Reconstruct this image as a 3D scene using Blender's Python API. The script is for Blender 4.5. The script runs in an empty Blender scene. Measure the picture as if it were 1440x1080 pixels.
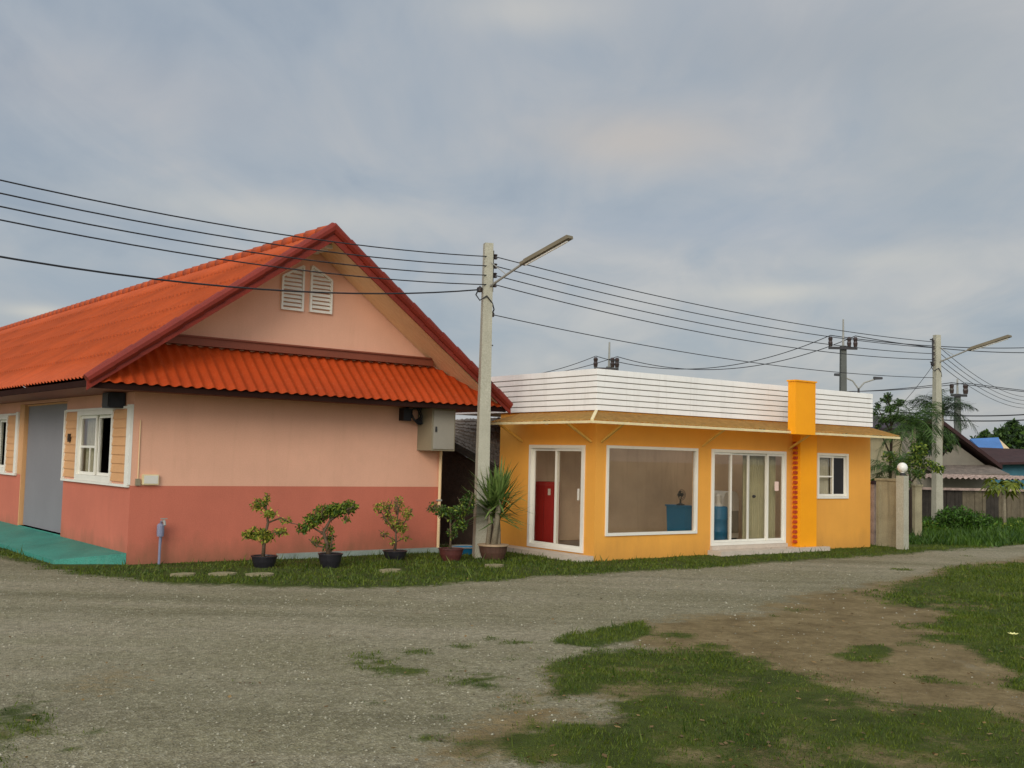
import bpy, math, random
import numpy as np
from mathutils import Vector, Matrix, noise
random.seed(7)
rng = np.random.default_rng(7)
SC = bpy.context.scene
COL = SC.collection
PI = math.pi

# ------------------------------------------------------------------ camera
CAM_H, FPX, PITCH, ROLL = 1.7, 1504.5, .0693, .0249
F = Vector((0, math.cos(PITCH), math.sin(PITCH)))
R0 = Vector((1, 0, 0)); U0 = Vector((0, -math.sin(PITCH), math.cos(PITCH)))
R = R0 * math.cos(ROLL) + U0 * math.sin(ROLL)
U = U0 * math.cos(ROLL) - R0 * math.sin(ROLL)
EYE = Vector((0, 0, CAM_H))
cd = bpy.data.cameras.new('camera'); cam = bpy.data.objects.new('camera', cd); COL.objects.link(cam)
M = Matrix((R, U, -F)).transposed().to_4x4(); M.translation = EYE
cam.matrix_world = M
cd.sensor_width = 36; cd.lens = FPX / 1440 * 36; cd.clip_start = .1; cd.clip_end = 6000
SC.camera = cam

def ray(x, y): return F + R * ((x - 720) / FPX) + U * ((540 - y) / FPX)
def G(x, y, z=0):                     # the ground point seen at photo pixel x, y
    d = ray(x, y); return EYE + d * ((z - CAM_H) / d.z)
def at(x, y, Y):                      # the point at world distance Y seen at photo pixel x, y
    d = ray(x, y); return EYE + d * (Y / d.y)

# ------------------------------------------------------------------ materials
def lin(c):
    return tuple(((v / 255) / 12.92 if v / 255 <= .04045 else ((v / 255 + .055) / 1.055) ** 2.4) for v in c) + (1,)

class NT:
    def __init__(s, name):
        s.m = bpy.data.materials.new(name); s.m.use_nodes = True
        s.t = s.m.node_tree; s.n = s.t.nodes; s.l = s.t.links
        s.b = s.n['Principled BSDF']; s.out = s.n['Material Output']
    def node(s, typ, **k):
        n = s.n.new(typ)
        for a, v in k.items():
            if a in n.inputs.keys() if hasattr(n.inputs, 'keys') else False: n.inputs[a].default_value = v
            else: setattr(n, a, v)
        return n
    def coord(s, kind='Object', scale=(1, 1, 1)):
        c = s.n.new('ShaderNodeTexCoord'); mp = s.n.new('ShaderNodeMapping')
        mp.inputs['Scale'].default_value = scale
        s.l.new(c.outputs[kind], mp.inputs['Vector']); return mp.outputs[0]
    def noise(s, scale, detail=4, rough=.55, vec=None, dist=0):
        n = s.n.new('ShaderNodeTexNoise'); n.inputs['Scale'].default_value = scale
        n.inputs['Detail'].default_value = detail; n.inputs['Roughness'].default_value = rough
        n.inputs['Distortion'].default_value = dist
        s.l.new(vec if vec else s.coord(), n.inputs['Vector']); return n.outputs['Fac']
    def ramp(s, fac, stops):
        r = s.n.new('ShaderNodeValToRGB'); e = r.color_ramp.elements
        while len(e) < len(stops): e.new(.5)
        for q, (p, c) in zip(e, stops): q.position = p; q.color = c if len(c) == 4 else (*c, 1)
        s.l.new(fac, r.inputs[0]); return r.outputs[0]
    def mix(s, fac, a, b, blend='MIX'):
        x = s.n.new('ShaderNodeMix'); x.data_type = 'RGBA'; x.blend_type = blend
        for sock, v in ((x.inputs[0], fac), (x.inputs[6], a), (x.inputs[7], b)):
            if hasattr(v, 'is_linked'): s.l.new(v, sock)
            else: sock.default_value = v
        return x.outputs[2]
    def math(s, op, a, b=0, clamp=False):
        x = s.n.new('ShaderNodeMath'); x.operation = op; x.use_clamp = clamp
        for sock, v in ((x.inputs[0], a), (x.inputs[1], b)):
            if hasattr(v, 'is_linked'): s.l.new(v, sock)
            else: sock.default_value = v
        return x.outputs[0]
    def attr(s, name):
        a = s.n.new('ShaderNodeAttribute'); a.attribute_name = name; return a.outputs['Fac']
    def bump(s, h, strength=.3, dist=.02):
        b = s.n.new('ShaderNodeBump'); b.inputs['Strength'].default_value = strength
        b.inputs['Distance'].default_value = dist
        s.l.new(h, b.inputs['Height']); s.l.new(b.outputs[0], s.b.inputs['Normal'])

def scal(c, k): return (min(1, c[0] * k), min(1, c[1] * k), min(1, c[2] * k), 1)

def paint(name, rgb, rough=.6, var=.12, scale=1.6, grain=.08, bump=.15, streak=0, streak_rgb=(70, 60, 45), spec=.4, fine=60, splash=0):
    n = NT(name); c = lin(rgb)
    big = n.noise(scale, 5, .6)
    col = n.mix(n.ramp(big, [(.3, (0, 0, 0)), (.7, (1, 1, 1))]), scal(c, 1 - var), scal(c, 1 + var))
    g = n.noise(fine, 3, .6)
    col = n.mix(grain, col, n.ramp(g, [(.35, (.05, .05, .05)), (.65, (1, 1, 1))]), 'SOFT_LIGHT')
    if streak:
        st = n.noise(1, 6, .65, n.coord('Object', (5.3, 5.3, .5)), 1.2)
        k = n.math('MULTIPLY', n.ramp(st, [(.52, (0, 0, 0)), (.78, (1, 1, 1))]), streak)
        col = n.mix(k, col, lin(streak_rgb))
    if splash:
        oc = n.n.new('ShaderNodeTexCoord'); sp = n.n.new('ShaderNodeSeparateXYZ'); n.l.new(oc.outputs['Object'], sp.inputs[0])
        up = n.noise(1, 6, .7, n.coord('Object', (3, 3, 1.2)))
        hgt = n.math('SUBTRACT', n.math('MULTIPLY', up, .75), n.math('ADD', sp.outputs[2], .08))
        k = n.math('MULTIPLY', n.ramp(n.math('ADD', hgt, .5), [(.42, (0, 0, 0)), (.8, (1, 1, 1))]), splash)
        col = n.mix(k, col, lin((112, 88, 60)))
        pa = n.noise(.6, 6, .7, n.coord('Object', (1, 1, .7)))
        col = n.mix(n.math('MULTIPLY', n.ramp(pa, [(.55, (0, 0, 0)), (.62, (1, 1, 1))]), .10), col, scal(c, .72))
    n.l.new(col, n.b.inputs['Base Color']); n.b.inputs['Roughness'].default_value = rough
    n.b.inputs['Specular IOR Level'].default_value = spec
    if bump: n.bump(g, bump, .01)
    return n.m

def leafmat(name, a, b, trans=.25, scale=9):
    n = NT(name)
    f = n.noise(scale, 3, .6)
    info = n.n.new('ShaderNodeNewGeometry')
    f2 = n.math('ADD', n.math('MULTIPLY', f, .6), n.math('MULTIPLY', info.outputs['Random Per Island'], .5))
    col = n.ramp(f2, [(.25, lin(a)), (.8, lin(b))])
    n.l.new(col, n.b.inputs['Base Color']); n.b.inputs['Roughness'].default_value = .55
    n.b.inputs['Specular IOR Level'].default_value = .3
    t = n.n.new('ShaderNodeBsdfTranslucent'); n.l.new(col, t.inputs[0])
    mx = n.n.new('ShaderNodeMixShader'); mx.inputs[0].default_value = trans
    n.l.new(n.b.outputs[0], mx.inputs[1]); n.l.new(t.outputs[0], mx.inputs[2]); n.l.new(mx.outputs[0], n.out.inputs[0])
    return n.m

def glassmat(name, tint=.8, refl=1.0, rgb=(1, 1, 1)):
    n = NT(name); n.n.remove(n.b)
    tr = n.n.new('ShaderNodeBsdfTransparent'); tr.inputs[0].default_value = (tint * rgb[0], tint * rgb[1], tint * rgb[2], 1)
    gl = n.n.new('ShaderNodeBsdfGlossy'); gl.inputs['Roughness'].default_value = .01; gl.inputs[0].default_value = (.95, .95, .95, 1)
    fr = n.n.new('ShaderNodeFresnel'); geo = n.n.new('ShaderNodeNewGeometry')
    n.l.new(n.math('SUBTRACT', 1.5, n.math('MULTIPLY', geo.outputs['Backfacing'], 1.5 - 1 / 1.5)), fr.inputs[0])
    k = n.math('MULTIPLY', fr.outputs[0], refl, True)
    mx = n.n.new('ShaderNodeMixShader')
    n.l.new(k, mx.inputs[0]); n.l.new(tr.outputs[0], mx.inputs[1]); n.l.new(gl.outputs[0], mx.inputs[2])
    n.l.new(mx.outputs[0], n.out.inputs[0]); return n.m

def tilemat(name, rgb, var=.22):
    n = NT(name); c = lin(rgb)
    big = n.noise(.9, 6, .65); st = n.noise(1, 5, .6, n.coord('Object', (1.2, 6, 1.2))); fi = n.noise(30, 4, .65)
    col = n.mix(n.ramp(big, [(.3, (0, 0, 0)), (.7, (1, 1, 1))]), scal(c, 1 - var), scal(c, 1 + var * .6))
    col = n.mix(n.math('MULTIPLY', n.ramp(st, [(.5, (0, 0, 0)), (.8, (1, 1, 1))]), .35), col, scal(c, .55))
    col = n.mix(n.math('MULTIPLY', n.ramp(fi, [(.55, (0, 0, 0)), (.75, (1, 1, 1))]), .18), col, lin((225, 150, 100)))
    n.l.new(col, n.b.inputs['Base Color']); n.b.inputs['Roughness'].default_value = .6
    n.b.inputs['Specular IOR Level'].default_value = .25
    n.bump(fi, .15, .01); return n.m

MT = {}
MT['pink'] = paint('salmon_wall_paint', (226, 172, 142), .75, .06, 1.1, .1, .12, .10, (160, 112, 82), splash=.01)
MT['coral'] = paint('coral_wall_paint', (196, 110, 86), .75, .08, 1.1, .1, .12, .12, (150, 84, 56), splash=.6)
MT['tile'] = tilemat('orange_roof_tile', (180, 76, 28))
MT['tile2'] = tilemat('orange_red_roof_tile', (176, 64, 16))
MT['barge'] = paint('dark_red_ridge_tile', (122, 36, 18), .65, .15, 3, .2)
MT['fascia'] = paint('brown_fascia_paint', (46, 28, 23), .95, .15, 2, spec=.05)
MT['mould'] = paint('brown_moulding', (128, 66, 44), .6, .1, 2)
MT['white'] = paint('white_paint', (232, 228, 214), .5, .04, 2, .06, .05, .12, (150, 140, 115))
MT['slat'] = paint('white_slat_board', (244, 242, 234), .55, .05, 1.5, .06, .08, .2, (160, 150, 130))
MT['backing'] = paint('grey_gap_backing', (146, 138, 124), .8, .15, 2)
MT['fargrey'] = paint('far_pole_grey', (92, 94, 88), .85, .1, 2)
MT['siding'] = paint('cream_siding', (212, 160, 108), .65, .06, 2, .08, .1)
MT['cream'] = paint('cream_soffit', (228, 198, 152), .65, .06, 2, .08, .1)
MT['door'] = paint('grey_door', (130, 128, 130), .6, .05, 1.2, .05, .05)
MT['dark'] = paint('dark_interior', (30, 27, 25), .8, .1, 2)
MT['black'] = paint('black_plastic', (22, 22, 28), .45, .1, 6)
MT['teal'] = paint('teal_floor_paint', (56, 132, 114), .6, .2, 1.8, .3, .15, .45, (104, 140, 120))
MT['plinth'] = paint('pale_plinth', (150, 160, 148), .8, .15, 3, .2, .2)
MT['conc'] = paint('pole_concrete', (170, 166, 146), .85, .1, 3, .25, .3, .25, (105, 98, 80))
MT['conc2'] = paint('stained_concrete', (158, 148, 118), .9, .22, 2.5, .3, .3, .5, (80, 70, 48))
MT['metal'] = paint('galvanised_metal', (150, 148, 138), .45, .1, 5)
MT['lampgrey'] = paint('lamp_housing', (122, 112, 90), .6, .12, 3)
MT['iron'] = paint('dark_iron', (48, 46, 46), .5, .15, 6)
MT['wire'] = paint('black_cable', (34, 34, 38), .6, .1, 2, .05, 0)
MT['insul'] = paint('brown_insulator', (60, 48, 44), .3, .1, 8)
MT['box'] = paint('grey_box_metal', (138, 128, 104), .55, .06, 2, .08, .05, .1)
MT['boxlid'] = paint('grey_box_lid', (150, 144, 130), .5, .05, 2, .06, .05)
MT['orange'] = paint('orange_wall_paint', (234, 165, 68), .75, .06, .9, .08, .1, .12, (196, 128, 60), splash=.22)
MT['orange2'] = paint('golden_wall_paint', (226, 148, 40), .75, .05, .9, .08, .1, .1, (180, 120, 50))
MT['amber'] = paint('amber_pillar_paint', (252, 164, 3), .6, .05, 2, .05, .05)
MT['brick'] = paint('red_brick', (170, 62, 30), .8, .2, 12)
MT['awn'] = leafmat('ochre_awning_sheet', (166, 124, 68), (226, 184, 108), .7, 7)
MT['awnedge'] = paint('cream_awning_trim', (226, 208, 158), .6, .12, 4, .1)
MT['yellowsteel'] = paint('yellow_steel', (226, 184, 92), .5, .1, 4)
MT['stepmat'] = paint('pale_step_tile', (196, 182, 164), .6, .1, 5, .15, .1)
MT['room'] = paint('beige_room_plaster', (214, 188, 156), .8, .2, .7, .08, .1, .3, (150, 128, 100))
MT['roomfloor'] = paint('room_floor_tile', (140, 125, 105), .5, .1, 2)
MT['ceil'] = paint('room_ceiling', (150, 135, 115), .8, .06, 1)
MT['red'] = paint('red_cabinet_paint', (165, 22, 12), .45, .08, 3)
MT['blue'] = paint('blue_plastic', (36, 112, 150), .45, .08, 3)
MT['cabinet'] = paint('off_white_enamel', (215, 210, 196), .4, .05, 3)
MT['paper'] = paint('pale_pink_paper', (235, 205, 190), .8, .04, 3)
MT['curtain'] = paint('pale_curtain', (190, 188, 168), .9, .12, 6)
MT['curtain2'] = paint('grey_green_curtain', (176, 172, 138), .9, .12, 3)
MT['glass'] = glassmat('window_glass', .92, .7, (1, .98, .95))
MT['glassd'] = glassmat('dark_window_glass', .5, 1.3)
MT['potblack'] = paint('black_glazed_pot', (38, 36, 40), .35, .2, 6)
MT['potbrown'] = paint('brown_clay_pot', (82, 56, 42), .7, .2, 6)
MT['potred'] = paint('dark_red_pot', (84, 42, 36), .6, .2, 6)
MT['rim'] = paint('pale_pot_rim', (176, 150, 118), .7, .15, 6)
MT['soil'] = paint('pot_soil', (58, 44, 32), .95, .3, 14)
MT['bark'] = paint('grey_brown_bark', (96, 80, 60), .9, .25, 8, .3, .5)
MT['barkpale'] = paint('pale_palm_bark', (136, 126, 104), .9, .2, 8, .3, .5)
MT['barkdark'] = paint('dark_bark', (58, 46, 36), .9, .25, 8, .3, .5)
MT['leafmid'] = leafmat('mid_green_leaf', (58, 88, 22), (138, 150, 52))
MT['leafyel'] = leafmat('yellow_green_leaf', (118, 124, 34), (206, 190, 84))
MT['leafdark'] = leafmat('dark_green_leaf', (30, 54, 20), (84, 112, 46))
MT['leaffar'] = leafmat('distant_leaf', (24, 40, 22), (58, 78, 44), .15, 2)
MT['leafyucca'] = leafmat('yucca_leaf', (42, 76, 24), (128, 150, 78))
MT['leafpapaya'] = leafmat('papaya_leaf', (70, 88, 22), (132, 138, 46))
MT['leafbush'] = leafmat('bush_leaf', (34, 70, 16), (88, 128, 38))
MT['grass'] = leafmat('grass_blade', (42, 68, 12), (100, 112, 30), .2, 1.1)
MT['petal'] = paint('pale_yellow_petal', (232, 226, 150), .6, .05)
MT['greyroof'] = paint('old_grey_roof_tile', (112, 100, 88), .9, .35, 5, .35, .4, .4, (50, 44, 38))
MT['fence'] = paint('dark_fence_plank', (56, 50, 42), .9, .35, 4, .3, .3, .5, (34, 28, 22))
MT['fencepale'] = paint('pale_fence_plank', (104, 94, 74), .9, .3, 4, .3, .3, .5, (80, 66, 48))
MT['coping'] = paint('pinkish_coping_tile', (164, 142, 128), .85, .4, 5, .3, .2, .3, (100, 56, 48))
MT['greywall'] = paint('grey_beige_plaster', (124, 118, 104), .85, .2, .8, .2, .1, .3, (110, 98, 80))
MT['darkredroof'] = paint('dark_red_roof', (56, 34, 32), .85, .25, 3)
MT['blueroof'] = paint('blue_sheet_roof', (64, 112, 168), .5, .15, 1)
MT['tealwall'] = paint('teal_house_wall', (60, 108, 122), .8, .15, 1)
MT['purpleroof'] = paint('dark_purple_roof', (60, 48, 56), .85, .2, 2)
MT['slab'] = paint('pale_paving_stone', (138, 128, 96), .9, .2, 6, .25, .3)
MT['pvc'] = paint('blue_grey_pvc', (128, 130, 150), .5, .1, 8)
MT['globe'] = paint('white_globe', (232, 230, 220), .3, .02, 3, .02, 0)
MT['leafgroundlitter'] = leafmat('dry_clump', (66, 70, 28), (120, 110, 52), .1)

# ------------------------------------------------------------------ mesh helpers
class MB:
    def __init__(s): s.v = []; s.f = []; s.m = []
    def add(s, vs, fs, mi=0):
        o = len(s.v); s.v += [tuple(v) for v in vs]
        for q in fs: s.f.append(tuple(i + o for i in q)); s.m.append(mi)
    def box(s, x0, x1, y0, y1, z0, z1, mi=0):
        v = [(x, y, z) for z in (z0, z1) for y in (y0, y1) for x in (x0, x1)]
        s.add(v, [(0, 2, 3, 1), (4, 5, 7, 6), (0, 1, 5, 4), (2, 6, 7, 3), (0, 4, 6, 2), (1, 3, 7, 5)], mi)
    def hexa(s, bot, top, mi=0):
        s.add(list(bot) + list(top), [(3, 2, 1, 0), (4, 5, 6, 7)] + [(i, (i + 1) % 4, (i + 1) % 4 + 4, i + 4) for i in range(4)], mi)
    def quad(s, a, b, c, d, mi=0): s.add([a, b, c, d], [(0, 1, 2, 3)], mi)
    def prism(s, poly, off, mi=0):                    # polygon pushed along a vector
        n = len(poly); off = Vector(off); p = [Vector(q) for q in poly]
        s.add(p + [q + off for q in p], [tuple(range(n))[::-1], tuple(range(n, 2 * n))] +
              [(i, (i + 1) % n, (i + 1) % n + n, i + n) for i in range(n)], mi)
    def tube(s, pts, r, n=8, mi=0, cap=True):
        pts = [Vector(p) for p in pts]; k = len(pts)
        rs = r if isinstance(r, (list, tuple)) else [r] * k
        o = len(s.v); prev = None
        for i, p in enumerate(pts):
            t = (pts[min(i + 1, k - 1)] - pts[max(i - 1, 0)]).normalized()
            a = prev if prev is not None else (Vector((0, 0, 1)) if abs(t.z) < .9 else Vector((1, 0, 0)))
            x = (a - t * a.dot(t))
            if x.length < 1e-4: x = t.orthogonal()
            x.normalize(); y = t.cross(x); prev = x
            for j in range(n):
                q = 2 * PI * j / n; s.v.append(tuple(p + (x * math.cos(q) + y * math.sin(q)) * rs[i]))
        for i in range(k - 1):
            for j in range(n):
                a, b = o + i * n + j, o + i * n + (j + 1) % n
                s.f.append((a, b, b + n, a + n)); s.m.append(mi)
        if cap:
            s.f.append(tuple(o + j for j in range(n))[::-1]); s.m.append(mi)
            s.f.append(tuple(o + (k - 1) * n + j for j in range(n))); s.m.append(mi)
    def bar(s, a, b, w, h=None, mi=0):                # rectangular bar between two points
        a, b = Vector(a), Vector(b); h = h or w; t = (b - a).normalized()
        up = Vector((0, 0, 1)) if abs(t.z) < .95 else Vector((0, 1, 0))
        x = t.cross(up).normalized() * w / 2; y = x.cross(t).normalized() * h / 2
        s.hexa([a - x - y, a + x - y, a + x + y, a - x + y], [b - x - y, b + x - y, b + x + y, b - x + y], mi)
    def lathe(s, prof, c=(0, 0, 0), n=20, mi=0):      # (r, z) profile
        o = len(s.v); c = Vector(c)
        for r, z in prof:
            for j in range(n):
                q = 2 * PI * j / n; s.v.append((c.x + r * math.cos(q), c.y + r * math.sin(q), c.z + z))
        for i in range(len(prof) - 1):
            for j in range(n):
                a, b = o + i * n + j, o + i * n + (j + 1) % n
                s.f.append((a, b, b + n, a + n)); s.m.append(mi)
        s.f.append(tuple(o + j for j in range(n))[::-1]); s.m.append(mi)
        s.f.append(tuple(o + (len(prof) - 1) * n + j for j in range(n))); s.m.append(mi)
    def build(s, name, mats, parent=None, smooth=False):
        me = bpy.data.meshes.new(name); me.from_pydata(s.v, [], s.f)
        for m in (mats if isinstance(mats, (list, tuple)) else [mats]): me.materials.append(MT[m] if isinstance(m, str) else m)
        if any(s.m): me.polygons.foreach_set('material_index', s.m)
        if smooth: me.polygons.foreach_set('use_smooth', [True] * len(me.polygons))
        me.update()
        o = bpy.data.objects.new(name, me); COL.objects.link(o)
        if parent is not None: o.parent = parent
        return o

def tag(o, label=None, cat=None, group=None, kind=None):
    if label: o['label'] = label
    if cat: o['category'] = cat
    if group: o['group'] = group
    if kind: o['kind'] = kind
    return o

def thing(name, label, cat, loc=(0, 0, 0), rz=0, group=None):
    o = bpy.data.objects.new(name, None); COL.objects.link(o); o.location = loc; o.rotation_euler.z = rz
    o.empty_display_size = .2
    return tag(o, label, cat, group)

def copy_tree(o, parent=None):
    c = o.copy(); COL.objects.link(c); c.parent = parent
    for ch in [q for q in list(COL.objects) if q.parent == o]: copy_tree(ch, c)
    return c

def merge_np(name, V, Fc, mats, parent=None, mi=None):
    me = bpy.data.meshes.new(name)
    nf, k = Fc.shape
    me.vertices.add(len(V)); me.vertices.foreach_set('co', np.ascontiguousarray(V, np.float32).ravel())
    me.loops.add(nf * k); me.loops.foreach_set('vertex_index', np.ascontiguousarray(Fc, np.int32).ravel())
    me.polygons.add(nf); me.polygons.foreach_set('loop_start', np.arange(0, nf * k, k, dtype=np.int32))
    for m in mats: me.materials.append(MT[m] if isinstance(m, str) else m)
    if mi is not None: me.polygons.foreach_set('material_index', np.asarray(mi, np.int32))
    me.update(calc_edges=True); me.validate()
    o = bpy.data.objects.new(name, me); COL.objects.link(o)
    if parent is not None: o.parent = parent
    return o

def leaf_arrays(centres, length, width, up=.2, droop=.3):
    """diamond leaves with a bend, one per centre, random directions"""
    n = len(centres); C = np.asarray(centres, float)
    d = rng.normal(size=(n, 3)); d[:, 2] += up; d /= np.linalg.norm(d, axis=1)[:, None]
    w = np.cross(d, rng.normal(size=(n, 3))); w /= np.linalg.norm(w, axis=1)[:, None] + 1e-9
    L = length * rng.uniform(.6, 1.25, (n, 1)); W = width * rng.uniform(.7, 1.2, (n, 1))
    a = C; b = C + d * L * .5 + w * W * .5; c = C + d * L - np.array([0, 0, 1]) * L * droop * .5; e = C + d * L * .5 - w * W * .5
    V = np.stack([a, b, c, e], 1).reshape(-1, 3)
    return V, np.arange(4 * n).reshape(-1, 4)

def leaf_object(name, mat, centres, length, width, parent=None, up=.2, droop=.3):
    V, Fc = leaf_arrays(centres, length, width, up, droop)
    return merge_np(name, V, Fc, [mat], parent)

def clump_points(clumps, n):
    """clumps: (centre, (rx, ry, rz), weight); points mostly towards the shell of each clump"""
    out = []
    tot = sum(c[2] for c in clumps)
    for c, r, w in clumps:
        k = max(3, int(n * w / tot)); d = rng.normal(size=(k, 3)); d /= np.linalg.norm(d, axis=1)[:, None]
        out.append(np.array(c) + d * rng.uniform(.25, 1, (k, 1)) ** .6 * np.array(r))
    return np.concatenate(out)

exec_parts = []
# ------------------------------------------------------------------ frames of the two houses
class Frame:
    def __init__(s, X, Y, a):
        s.o = Vector((X, Y, 0)); s.a = a
        s.u = Vector((math.cos(a), math.sin(a), 0)); s.n = Vector((-math.sin(a), math.cos(a), 0))
    def front(s, px, py, off=0):      # photo pixel -> (along, height) on the plane at depth off behind the front wall
        d = ray(px, py); t = s.n.dot(s.o + s.n * off - EYE) / s.n.dot(d); P = EYE + d * t - s.o
        return P.dot(s.u), P.z
    def loc(s, P): P = Vector(P) - s.o; return Vector((P.dot(s.u), P.dot(s.n), P.z))
    def wor(s, u, v, z=0): return s.o + s.u * u + s.n * v + Vector((0, 0, z))
PK = Frame(-5.6026, 15.8912, .6756)
OR = Frame(1.4673, 18.4094, .6386)

# ------------------------------------------------------------------ ground with masks
def poly_px(pts): return np.array([G(x, y)[:2] for x, y in pts])
def sdist(P, poly):                   # signed distance, positive inside
    n = len(poly); d = np.full(len(P), 1e9); ins = np.zeros(len(P), bool)
    for i in range(n):
        a, b = poly[i], poly[(i + 1) % n]; e = b - a; w = P - a
        t = np.clip((w @ e) / (e @ e + 1e-12), 0, 1); d = np.minimum(d, np.linalg.norm(w - t[:, None] * e, axis=1))
        c = ((a[1] > P[:, 1]) != (b[1] > P[:, 1]))
        with np.errstate(divide='ignore', invalid='ignore'):
            ins ^= c & (P[:, 0] < (b[0] - a[0]) * (P[:, 1] - a[1]) / (b[1] - a[1] + 1e-12) + a[0])
    return np.where(ins, d, -d)
def vnoise(P, s, seed=0):             # cheap value noise, two dimensions
    q = P / s + seed * 17.31; i = np.floor(q).astype(np.int64); f = q - i; f = f * f * (3 - 2 * f)
    def h(a, b):
        x = (a * 374761393 + b * 668265263 + seed * 974711) & 0xffffffff; x = ((x ^ (x >> 13)) * 1274126177) & 0xffffffff
        return ((x ^ (x >> 16)) & 0xffff) / 65535.
    a, b = i[:, 0], i[:, 1]
    return (h(a, b) * (1 - f[:, 0]) + h(a + 1, b) * f[:, 0]) * (1 - f[:, 1]) + (h(a, b + 1) * (1 - f[:, 0]) + h(a + 1, b + 1) * f[:, 0]) * f[:, 1]
def fbm(P, s, seed=0): return sum(vnoise(P, s / 2 ** k, seed + k) * .5 ** k for k in range(4)) / 1.875 - .5

STRIP = poly_px([(-60, 772), (0, 781), (60, 795), (110, 807), (200, 817), (300, 822), (420, 825), (560, 823), (700, 814), (850, 805), (1000, 796), (1150, 786), (1245, 780), (1330, 773), (1440, 765), (1560, 757),
                 (1560, 700), (1290, 727), (1240, 760), (1120, 774), (838, 782), (700, 766), (560, 765), (182, 786), (90, 780), (0, 755), (-60, 745)])
LAWN = poly_px([(735, 935), (830, 917), (920, 912), (1000, 921), (1060, 934), (1130, 946), (1190, 962), (1260, 978), (1330, 990), (1400, 1000), (1480, 1010), (1600, 1120), (1500, 1300), (1000, 1300), (880, 1100), (800, 1066), (735, 1058), (700, 1040),
                (745, 1018), (800, 1008), (850, 998), (820, 985), (740, 990), (700, 985), (690, 968), (745, 955)])
LAWNR = poly_px([(1215, 832), (1290, 822), (1360, 803), (1440, 788), (1600, 765), (1700, 900), (1700, 1010), (1480, 990), (1420, 962), (1395, 935), (1340, 915), (1300, 896), (1275, 880), (1310, 868), (1290, 852), (1240, 842)])
TUFT1 = poly_px([(775, 902), (800, 890), (860, 880), (900, 874), (912, 884), (880, 898), (830, 908)])
TUFT2 = poly_px([(1160, 920), (1190, 905), (1240, 906), (1272, 918), (1240, 932), (1190, 930)])
TUFT3 = poly_px([(0, 985), (40, 980), (75, 1000), (95, 1025), (60, 1045), (30, 1075), (0, 1085), (-60, 1040)])
SAND = poly_px([(900, 885), (1000, 862), (1120, 838), (1220, 822), (1300, 815), (1340, 850), (1330, 900), (1420, 940), (1540, 1000), (1560, 1040), (1380, 1030), (1180, 985), (1050, 955), (930, 930)])
SAND2 = poly_px([(600, 1030), (640, 1000), (720, 985), (830, 980), (860, 1000), (800, 1040), (700, 1065), (620, 1060)])
SAND3 = poly_px([(60, 960), (140, 935), (230, 925), (270, 950), (170, 985), (80, 985)])
MOSS = poly_px([(500, 945), (560, 915), (650, 905), (760, 915), (780, 950), (740, 1000), (690, 1000), (640, 960), (560, 960)])
MOSS2 = poly_px([(240, 965), (420, 930), (520, 945), (420, 990), (300, 1000)])

WEEDS = [(*G(x, y)[:2], r) for x, y, r in ((1115, 856, .25), (1085, 864, .15), (955, 890, .2), (725, 902, .2), (690, 896, .12), (560, 942, .22), (525, 986, .12), (620, 1008, .13), (600, 986, .1), (55, 1027, .25), (130, 1028, .14),
     (100, 1051, .12), (20, 976, .1), (590, 915, .18), (650, 908, .14), (540, 930, .12), (1270, 800, .2), (1360, 782, .2), (1230, 930, .2), (1310, 955, .2), (1345, 960, .2), (1130, 975, .15), (690, 965, .2), (610, 1035, .14), (740, 1060, .15), (660, 1045, .12), (1290, 905, .2), (1000, 905, .16))]
def masks(P):
    n1 = fbm(P, 1.6, 3); n2 = fbm(P, .45, 9); n3 = fbm(P, .12, 5)
    n = n1 * .85 + n2 * .6 + n3 * .5
    def edge(poly, w, k): return np.clip((sdist(P, poly) + n * k) / w + .5, 0, 1)
    near = edge(STRIP, .4, .55)
    lawn = np.maximum(edge(LAWN, .55, 1.15), edge(LAWNR, .6, 1.25))
    thin = np.clip((n1 * .9 + n2 * .9 + .12) / .25 + .5, 0, 1)                 # bald spots
    lawn = lawn * (.45 + .55 * thin)
    tuft = np.maximum.reduce([edge(TUFT1, .12, .3), edge(TUFT2, .12, .3), edge(TUFT3, .2, .7) * .7])
    moss = np.maximum(edge(MOSS, .4, 1.0) * np.clip(n2 * 5 + n3 * 3 - .1, 0, 1) * .8, edge(MOSS2, .5, .8) * np.clip(n2 * 4 - .1, 0, 1) * .3)
    weeds = np.zeros(len(P))
    for wx, wy, wr in WEEDS: weeds = np.maximum(weeds, np.clip(1.25 - np.hypot(P[:, 0] - wx, (P[:, 1] - wy)) / wr + n * 1.6, 0, 1))
    tuft = np.maximum(tuft, weeds * .8)
    far = np.clip((P[:, 1] - 38) / 4, 0, 1) * np.clip(n1 * 2 + .9, 0, 1)
    g = np.maximum.reduce([near, lawn, tuft, moss, far])
    sand = np.maximum.reduce([edge(SAND, 1.1, 1.2) * .95, edge(SAND2, .9, 1.2) * .75, edge(SAND3, .9, 1.0) * .45, np.clip((sdist(P, LAWN) + .4 + n * .7) / .8, 0, 1) * .75, np.clip((sdist(P, LAWNR) + .8 + n * .6) / .8, 0, 1) * .9])
    return g, sand

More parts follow.
